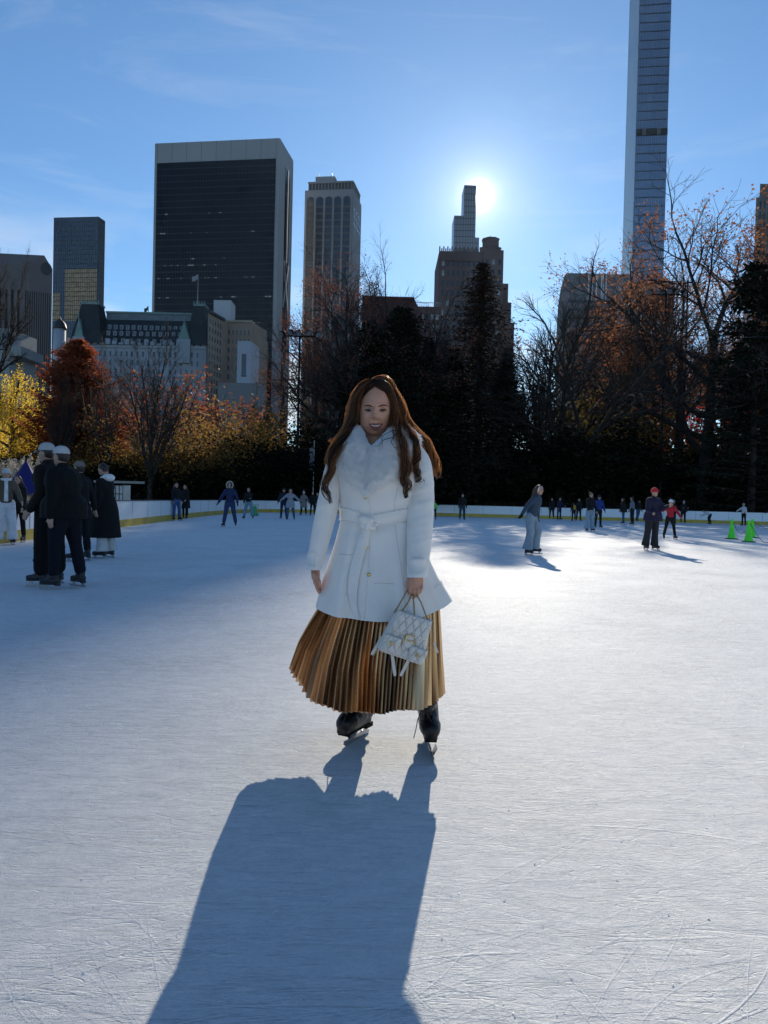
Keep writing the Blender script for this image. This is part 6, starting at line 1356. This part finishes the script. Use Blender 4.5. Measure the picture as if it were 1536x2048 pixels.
V = np.empty((len(A_)*3, 3)); V[0::3] = A_; V[1::3] = B_; V[2::3] = C2_
np_mesh('fur', V, np.arange(len(V)).reshape(-1, 3), FURM, collar)

# --- hair
HAIR = bpy.data.materials.new('hair_woman'); HAIR.use_nodes = True; t_ = HAIR.node_tree; b_ = t_.nodes['Principled BSDF']; b_.inputs['Base Color'].default_value = (.022, .010, .007, 1); b_.inputs['Roughness'].default_value = .34; b_.inputs['Specular IOR Level'].default_value = .32
tr_ = t_.nodes.new('ShaderNodeBsdfTranslucent'); tr_.inputs[0].default_value = (.95, .64, .40, 1); ms_ = t_.nodes.new('ShaderNodeMixShader'); ms_.inputs[0].default_value = .11; t_.links.new(b_.outputs[0], ms_.inputs[1]); t_.links.new(tr_.outputs[0], ms_.inputs[2]); t_.links.new(ms_.outputs[0], t_.nodes['Material Output'].inputs[0])
HB2 = pm('hair_under', (.016, .008, .006), .55, var=.3, scale=60)
# guides: (px, py, dy, radius px)
GD = {
 'L1': ([(750, 766, -.055, 2), (737, 769, -.075, 4), (723, 780, -.075, 6), (712, 803, -.055, 8), (708, 832, -.03, 10), (702, 858, -.035, 12), (689, 882, -.085, 12), (675, 903, -.125, 10), (667, 924, -.145, 8), (667, 943, -.15, 6), (659, 960, -.145, 6), (653, 975, -.14, 5), (659, 991, -.14, 4), (668, 1005, -.145, 1)], 1500, 4.5, .75),
 'L2': ([(750, 764, .0, 4), (730, 770, .02, 8), (713, 790, .03, 9), (706, 818, .04, 9), (700, 846, .05, 9), (691, 868, .05, 9), (680, 888, .03, 9), (668, 908, -.05, 7), (664, 930, -.10, 4)], 1100, 4, .8),
 'L3': ([(748, 764, .04, 4), (722, 775, .07, 8), (704, 805, .09, 8), (696, 838, .09, 6), (684, 862, .08, 4), (668, 877, .06, 2), (654, 881, .05, 1)], 90, 4, .9),
 'R1': ([(753, 766, -.055, 2), (767, 770, -.075, 4), (779, 783, -.070, 5), (786, 805, -.05, 6), (790, 832, -.03, 9), (791, 856, -.05, 11), (796, 878, -.10, 12), (802, 900, -.135, 10), (807, 922, -.15, 9), (810, 942, -.155, 8), (806, 958, -.155, 7), (813, 973, -.155, 6), (810, 986, -.155, 4), (812, 996, -.155, 1)], 1600, 5.5, .85),
 'R2': ([(756, 763, -.02, 4), (776, 772, -.01, 6), (790, 792, .0, 8), (798, 815, .0, 9), (801, 836, .0, 8), (808, 854, -.02, 7), (820, 872, -.07, 7), (829, 892, -.10, 6), (832, 914, -.115, 5), (827, 934, -.12, 5), (833, 952, -.12, 4), (830, 966, -.12, 2)], 1000, 6.5, 1.0),
 'R3': ([(756, 762, .03, 5), (782, 778, .06, 9), (800, 808, .08, 10), (814, 842, .09, 10), (834, 868, .09, 10), (852, 884, .09, 9), (862, 904, .09, 8), (870, 924, .09, 8), (877, 942, .09, 5), (880, 956, .09, 1)], 1000, 5, 1.0),
 'R4': ([(768, 770, -.01, 3), (788, 795, -.01, 5), (801, 812, -.01, 6), (806, 830, -.01, 5), (797, 842, -.02, 6), (789, 860, -.04, 6)], 220, 5, 1.0),
 'T1': ([(738, 768, .02, 3), (748, 760, .01, 4), (762, 758, .0, 5), (776, 764, .01, 6), (786, 780, .02, 6), (794, 800, .03, 5)], 260, 3, .8),
 'W1': ([(797, 868, -.14, 2), (782, 868, -.165, 2), (768, 878, -.17, 2), (763, 892, -.17, 1.5), (767, 903, -.17, .5)], 9, 2, .4),
 'W2': ([(797, 872, -.14, 2), (783, 880, -.165, 2), (765, 890, -.17, 2), (748, 897, -.165, 1)], 9, 2, .4),
 'W3': ([(790, 874, -.15, 2), (782, 890, -.17, 1.5), (788, 899, -.17, 1), (798, 899, -.165, .5)], 7, 2, .4),
 'W4': ([(833, 955, -.12, 2), (840, 966, -.13, 1.5), (845, 960, -.13, 1), (842, 976, -.13, .5)], 6, 3, .5),
}
def catmull(T, n):
    T = np.array(T, float); out = []; m_ = len(T)
    for i in range(n):
        x = (m_-1)*i/(n-1); k = min(int(x), m_-2); f = x-k; p0, p1, p2, p3 = T[max(k-1, 0)], T[k], T[k+1], T[min(k+2, m_-1)]
        out.append(.5*((2*p1)+(-p0+p2)*f+(2*p0-5*p1+4*p2-p3)*f*f+(-p0+3*p1-3*p2+p3)*f**3))
    return np.array(out)
GD['C1'] = ([(751, 772, -.069, 3), (742, 777, -.074, 6), (732, 785, -.063, 6), (724, 797, -.047, 6), (718.5, 810, -.031, 6), (714, 828, -.015, 7), (708, 850, -.02, 8)], 500, 2, .3)
GD['C2'] = ([(752, 772, -.069, 3), (761, 777, -.074, 6), (770, 785, -.063, 6), (778, 797, -.047, 6), (783, 811, -.031, 6), (788, 830, -.015, 7), (793, 852, -.03, 8)], 500, 2, .3)
rg = rs(17); segs = []; under = MB()
for key, (T, cnt, curl, loose) in GD.items():
    n2 = 54; c_ = catmull(T, n2); c_[:, 3] = np.maximum(c_[:, 3], .3); tt = np.linspace(0, 1, n2); base = np.array([list(Wp(a, b, d)) for a, b, d, r_ in c_]); rad = c_[:, 3]*PX
    if key[0] != 'W':
        e_ = int(n2*.55); under.tube([Vector(v) for v in base[:e_]], [max(.0012, r_*.55*(1-.6*max(0, (q/n2-.35))/.2)) for q, r_ in enumerate(rad[:e_])], 10)
    tan = np.gradient(base, axis=0); tan /= np.linalg.norm(tan, axis=1, keepdims=True); u = np.cross(tan, [0, 1, 0.0]); u /= np.linalg.norm(u, axis=1, keepdims=True)+1e-9; w = np.cross(tan, u)
    ncl = {'W': 1, 'C': 14, 'T': 12}.get(key[0], 17); per_ = max(3, cnt//ncl)
    for cl in range(ncl):
        a0 = 6.28*cl/ncl+rg.normal()*.3; rr = (.35+.6*rg.rand()) if ncl > 1 else 0; ph = rg.rand()*6.28; wl_ = curl*(.75+.5*rg.rand()); amp = rad*0+(.0006+.0105*(.35+.65*loose)*np.clip((tt-.15)/.85, 0, 1)**.8)*(.6+.8*rg.rand()); end0 = .60+.38*rg.rand()
        wv_ = 6.28*wl_*tt+ph; cx_ = np.cos(a0+1.2*tt)*rad*rr+amp*np.cos(wv_); cy_ = np.sin(a0+1.2*tt)*rad*rr+amp*np.sin(wv_); cr_w = (.0044*(1-tt*.72)+.0007) if key[0] != 'W' else tt*0+.0012
        for k in range(per_):
            a1 = rg.rand()*6.28; r1 = rg.rand()**.5; stray = rg.rand() < .06; sp = 1+(2.2*tt if stray else 0); ex, ey = np.cos(a1+1.5*tt)*r1*cr_w*sp, np.sin(a1+1.5*tt)*r1*cr_w*sp; end = end0+.09*rg.normal()
            p = base+u*(cx_+ex)[:, None]+w*(cy_+ey)[:, None]; m_ = int(max(8, min(n2, n2*end))); p = p[:m_]; r_a = (.0008 if not stray else .0005)*(1-.5*np.linspace(0, 1, m_)); segs.append(np.concatenate([p[:-1], p[1:], r_a[:-1, None], r_a[1:, None]], 1))
# fly-away hairs that catch the light round the head
frz = []
for key in ('L1', 'L2', 'L3', 'R1', 'R2', 'R3', 'R4', 'T1'):          # frizz standing off the locks
    T = GD[key][0]; n2 = 40; c_ = catmull(T, n2); base = np.array([list(Wp(a, b, d)) for a, b, d, r_ in c_]); rad = np.maximum(c_[:, 3], 1)*PX; tan = np.gradient(base, axis=0); tan /= np.linalg.norm(tan, axis=1, keepdims=True); u = np.cross(tan, [0, 1, 0.0]); u /= np.linalg.norm(u, axis=1, keepdims=True)+1e-9; w = np.cross(tan, u); tt = np.linspace(0, 1, n2)
    for k in range(190 if key in ('R2', 'R3', 'R4', 'L3', 'T1') else 120):
        i0 = rg.randint(0, 26); m_ = rg.randint(8, n2-i0); a1 = rg.rand()*6.28; r1 = .95+.55*rg.rand()**1.5; q = slice(i0, i0+m_); ph = rg.rand()*6; f_ = np.linspace(0, 1, m_)
        off = u[q]*(np.cos(a1+1.5*f_)*rad[q]*(r1+.5*f_*rg.rand()))[:, None]+w[q]*(np.sin(a1+1.5*f_)*rad[q]*(r1+.4*f_*rg.rand()))[:, None]+u[q]*(.004*f_*np.sin(8*f_+ph))[:, None]; p = base[q]+off; r_a = np.linspace(.0007, .0003, m_); frz.append(np.concatenate([p[:-1], p[1:], r_a[:-1, None], r_a[1:, None]], 1))
for k in range(260):
    a = rg.uniform(-2.3, 2.3); c0 = np.array(list(Wp(752+36*math.sin(a)*(1 if abs(a) < 1.4 else 1.25), 812-50*math.cos(a), .03))); d = np.array([math.sin(a+rg.normal()*.5), rg.normal()*.2, math.cos(a)*.8-.2]); q = [c0]
    for i in range(9): d = d+np.array([.10*rg.normal()+.05, .05*rg.normal(), -.16]); q.append(q[-1]+unit(d)*.0045)
    q = np.array(q); r_a = np.linspace(.0006, .0003, 10); frz.append(np.concatenate([q[:-1], q[1:], r_a[:-1, None], r_a[1:, None]], 1))
hairroot = None
under.ball(Wp(753, 812, .040), (34*PX, 33*PX, 52*PX), 20, 16); cap(under, Wp(722, 830, .05), Wp(716, 880, .07), 14*PX, 16*PX); cap(under, Wp(782, 830, .05), Wp(806, 880, .07), 14*PX, 16*PX); cap(under, Wp(735, 850, .09), Wp(770, 880, .10), 24*PX, 26*PX)
hb_ = fuse(under, 'hair', HB2, woman, .005, 2); seg_mesh('hair_strands', np.concatenate(segs), HAIR, hb_)
HF = HAIR.copy(); HF.name = 'hair_backlit'; [n for n in HF.node_tree.nodes if n.type == 'MIX_SHADER'][0].inputs[0].default_value = .68; seg_mesh('flyaway_hair', np.concatenate(frz), HF, hb_)  # same hair, made more translucent so the rim glows as if backlit
for cx, cy in ((718.6, 836), (783.0, 829)):
    m = MB(); c_ = Wp(cx, cy, -.01); m.ball(c_+Vector((0, 0, .012)), .004, 8, 6); m.tube([c_+Vector((.008*math.cos(a), 0, .012*math.sin(a)-.002)) for a in [2*math.pi*i/14 for i in range(15)]], .0016, 6); m.build('earring', GOLD, woman, True)

# --- quilted bag on chain straps
BAGM = pm('ivory_leather', (.62, .59, .55), .42, var=.04, scale=12, bump=.06, bscale=220); YB = -.30
bc = Wp(814, 1272, YB); bex = Vector((math.cos(R(17)), 0, -math.sin(R(17)))); bey = Vector((math.sin(R(17)), 0, math.cos(R(17)))); bez = Vector((0, -1, 0)); bpx = (YW+YB)/F
bc = P(814, 1272, YW+YB); bag = empty('handbag', bc, 'ivory quilted backpack bag hanging by gold chains from the woman right side hand', 'handbag')
def B3(u, v, w): return bc+(bex*u+bey*v)*bpx+bez*w
def quilt(u, v): a = (u*.9+v*.42)/14.0; b = (u*.9-v*.42)/14.0; g = min(abs((a % 1)-.5), abs((b % 1)-.5)); return -.0075*math.exp(-(( .5-max(abs((a % 1)-.5), abs((b % 1)-.5)))/.07)**2)
def panel(name, ufun, v0, v1, base, bulge, n=84, parent=bag, q=True, mat=BAGM, back=None):
    V = []; m = MB()
    for i in range(n+1):
        v = v0+(v1-v0)*i/n
        for j in range(n+1):
            s_ = -1+2*j/n; l, r_ = ufun(v); u = (l+r_)/2+(r_-l)/2*s_; tv = -1+2*i/n; e = (1-abs(s_)**5)*(1-abs(tv)**6); V.append(B3(u, v, base+bulge*max(0, e)**.5+(quilt(u, v) if q else 0)*e))
    k = n+1; m.add(V, [(i*k+j, i*k+j+1, (i+1)*k+j+1, (i+1)*k+j) for i in range(n) for j in range(n)])
    rim = [j for j in range(k)]+[i*k+n for i in range(1, k)]+[n*k+j for j in range(n-1, -1, -1)]+[i*k for i in range(n-1, 0, -1)]
    bk = base-(.006 if back is None else back); Vr = [V[i] for i in rim]+[V[i]+bez*(bk-base) for i in rim]; nr = len(rim); m.add(Vr, [(i, nr+i, nr+(i+1) % nr, (i+1) % nr) for i in range(nr)]+[tuple(nr+i for i in range(nr))])
    return m.build(name, mat, parent, True)
def ubody(v):
    t_ = (v+46)/86; hw = 50-13*t_; c_ = 1.0
    c_ = math.sqrt(max(.02, 1-max(0, (-v-34)/12.5)**2)) if v < -34 else 1; hw -= (1-c_)*12; return (-hw, hw)
panel('bag_body', ubody, -46, 40, 0.0, .035, back=.07)
def uflap(v):
    t_ = (v-2)/44; hw = 38-3*t_
    if v < 14: hw -= (14-v)**1.5*.28
    return (-hw+1, hw+2)
panel('bag_flap', uflap, 2, 46, .036, .012, back=.03)
for s_, (cu, cv) in ((-1, (-27, -20)), (1, (29, -26))):
    f = lambda v, cu=cu, cv=cv: (cu-17+max(0, (cv-17-v+5))*.6, cu+17-max(0, (cv-17-v+5))*.6)
    pk = panel('pocket', f, cv-18, cv+12, .028, .024, 30); panel('pocket_flap', lambda v, cu=cu: (cu-18, cu+18), cv-2, cv+15, .045, .012, 24, pk)
    c_ = B3(cu+3*s_*0, cv+1, .062); MB().tube([c_+(bex*math.cos(a)+bey*math.sin(a))*4.2*bpx for a in [2*math.pi*i/16 for i in range(17)]], .0016, 6).tube([c_+bex*-1.6*bpx+bez*.002, c_+bex*1.6*bpx+bez*.002], .0022, 6).build('turn_lock', GOLD, pk, True)
m = MB(); c_ = B3(5, -2, .052)
V = [B3(5+9*math.cos(a)*(1 if math.sin(a) < 0 else 1), -7+(11 if math.sin(a) < 0 else 14)*math.sin(a), .049) for a in [2*math.pi*i/24 for i in range(24)]]; V2 = [v-bez*.01 for v in V]; m.add(V+V2, [tuple(range(24))]+[(i, 24+i, 24+(i+1) % 24, (i+1) % 24) for i in range(24)]); m.build('buckle_tab', BAGM, bag, False)
MB().tube([B3(5+8.2*math.cos(a), 2+6.6*math.sin(a), .053) for a in [R(d) for d in range(38, 331, 12)]], [.0030]*25, 8).build('c_buckle', GOLD, bag, True)
MB().tube([B3(-5, 6, .051), B3(-6, -9, .051), B3(-3, -12, .051)], .0016, 6).tube([B3(15, 3, .051), B3(16, -9, .051), B3(13, -12, .051)], .0016, 6).build('buckle_frame', GOLD, bag, True)
CHG = pm('chain_gold', (.40, .28, .12), .3, metal=1.0, var=.3, scale=200)
def chain(pts, name='chain'):
    m = MB(); P_ = [Vector(p) for p in pts]; tot = sum((b-a).length for a, b in zip(P_[:-1], P_[1:])); n2 = int(tot/.0062); k = 0
    def pos(s_):
        for a, b in zip(P_[:-1], P_[1:]):
            L_ = (b-a).length
            if s_ <= L_+1e-9: return a.lerp(b, s_/L_), (b-a).normalized()
            s_ -= L_
        return P_[-1], (P_[-1]-P_[-2]).normalized()
    for i in range(n2):
        c_, t_ = pos(tot*(i+.5)/n2); a_ = t_.cross(Vector((0, 1, 0))).normalized(); b_ = t_.cross(a_); w = (a_ if i % 2 else b_)*.6+(b_ if i % 2 else a_)*.4*(1 if i % 2 else -1); w.normalize()
        m.tube([c_+t_*.0052*math.cos(a)+w*.0036*math.sin(a) for a in [2*math.pi*j/8 for j in range(9)]], .00115, 4, cap=False)
    return m.build(name, CHG, bag)
hy = YW+YB+.09; hp = P(826, 1184, YW-.21); tl, tr2 = B3(-26, 45, .02), B3(28, 45, .02)
chain([P(817, 1176, YW-.205), P(797, 1212, YW-.25), B3(-40, 36, .0)]); chain([hp, P(816, 1205, YW-.27), tl]); chain([hp, B3(0, 46, .03)]); chain([P(830, 1184, YW-.21), P(842, 1205, YW-.26), tr2]); chain([tl, B3(0, 44, .034), tr2])
for p in (tl, tr2): MB().tube([p+(bex*math.cos(a)+bey*math.sin(a))*.007 for a in [2*math.pi*i/12 for i in range(13)]], .0018, 6).build('ring', CHG, bag, True)
def strap(a, b, w, nm='strap'):
    a, b = Vector(a), Vector(b); t_ = (b-a).normalized(); s_ = t_.cross(bez).normalized()*w/2; V = []; n2 = 10
    for i in range(n2+1): p = a.lerp(b, i/n2)+bez*.004*math.sin(i/n2*3.1); k = 1 if i < n2 else .6; V += [p-s_*k, p+s_*k, p+s_*k-bez*.003, p-s_*k-bez*.003]
    MB().add(V, [(4*i+j, 4*i+(j+1) % 4, 4*i+4+(j+1) % 4, 4*i+4+j) for i in range(n2) for j in range(4)]+[(3, 2, 1, 0), tuple(4*n2+j for j in range(4))]).build(nm, BAGM, bag)
q_ = lambda x, y, d=.0: P(x, y, YW+YB+.03+d)
strap(q_(764, 1274), q_(743, 1310), .013); chain([q_(765, 1280), q_(748, 1310)]); strap(q_(784, 1306, .02), q_(790, 1352, .03), .014); strap(q_(818, 1318), q_(801, 1352), .013); strap(q_(868, 1285, .02), q_(876, 1306, .02), .008)
# nails
NAIL = pm('nail_red', (.35, .02, .02), .25)
for x, y in ((821.5, 1180), (825.2, 1185), (829.6, 1183)): MB().ball(Wp(x, y-1.0, hf+.004), (.0045, .005, .004), 8, 6).build('fingernail', NAIL, woman, True)
# ------------------------------------------------------------------ thin winter haze over the park and the avenues
hz_ = MB(); hz_.box((0, 1000, 172.0), (7300, 9300, 347)); ho_ = hz_.build('haze', bpy.data.materials.new('haze_air')); m = ho_.data.materials[0]; m.use_nodes = True; t_ = m.node_tree; t_.nodes.clear()
pv = t_.nodes.new('ShaderNodeVolumePrincipled'); pv.inputs['Color'].default_value = (.55, .78, 1.0, 1); pv.inputs['Density'].default_value = .000010; pv.inputs['Anisotropy'].default_value = .55
mo = t_.nodes.new('ShaderNodeOutputMaterial'); t_.links.new(pv.outputs[0], mo.inputs['Volume']); tag(ho_, kind='stuff')
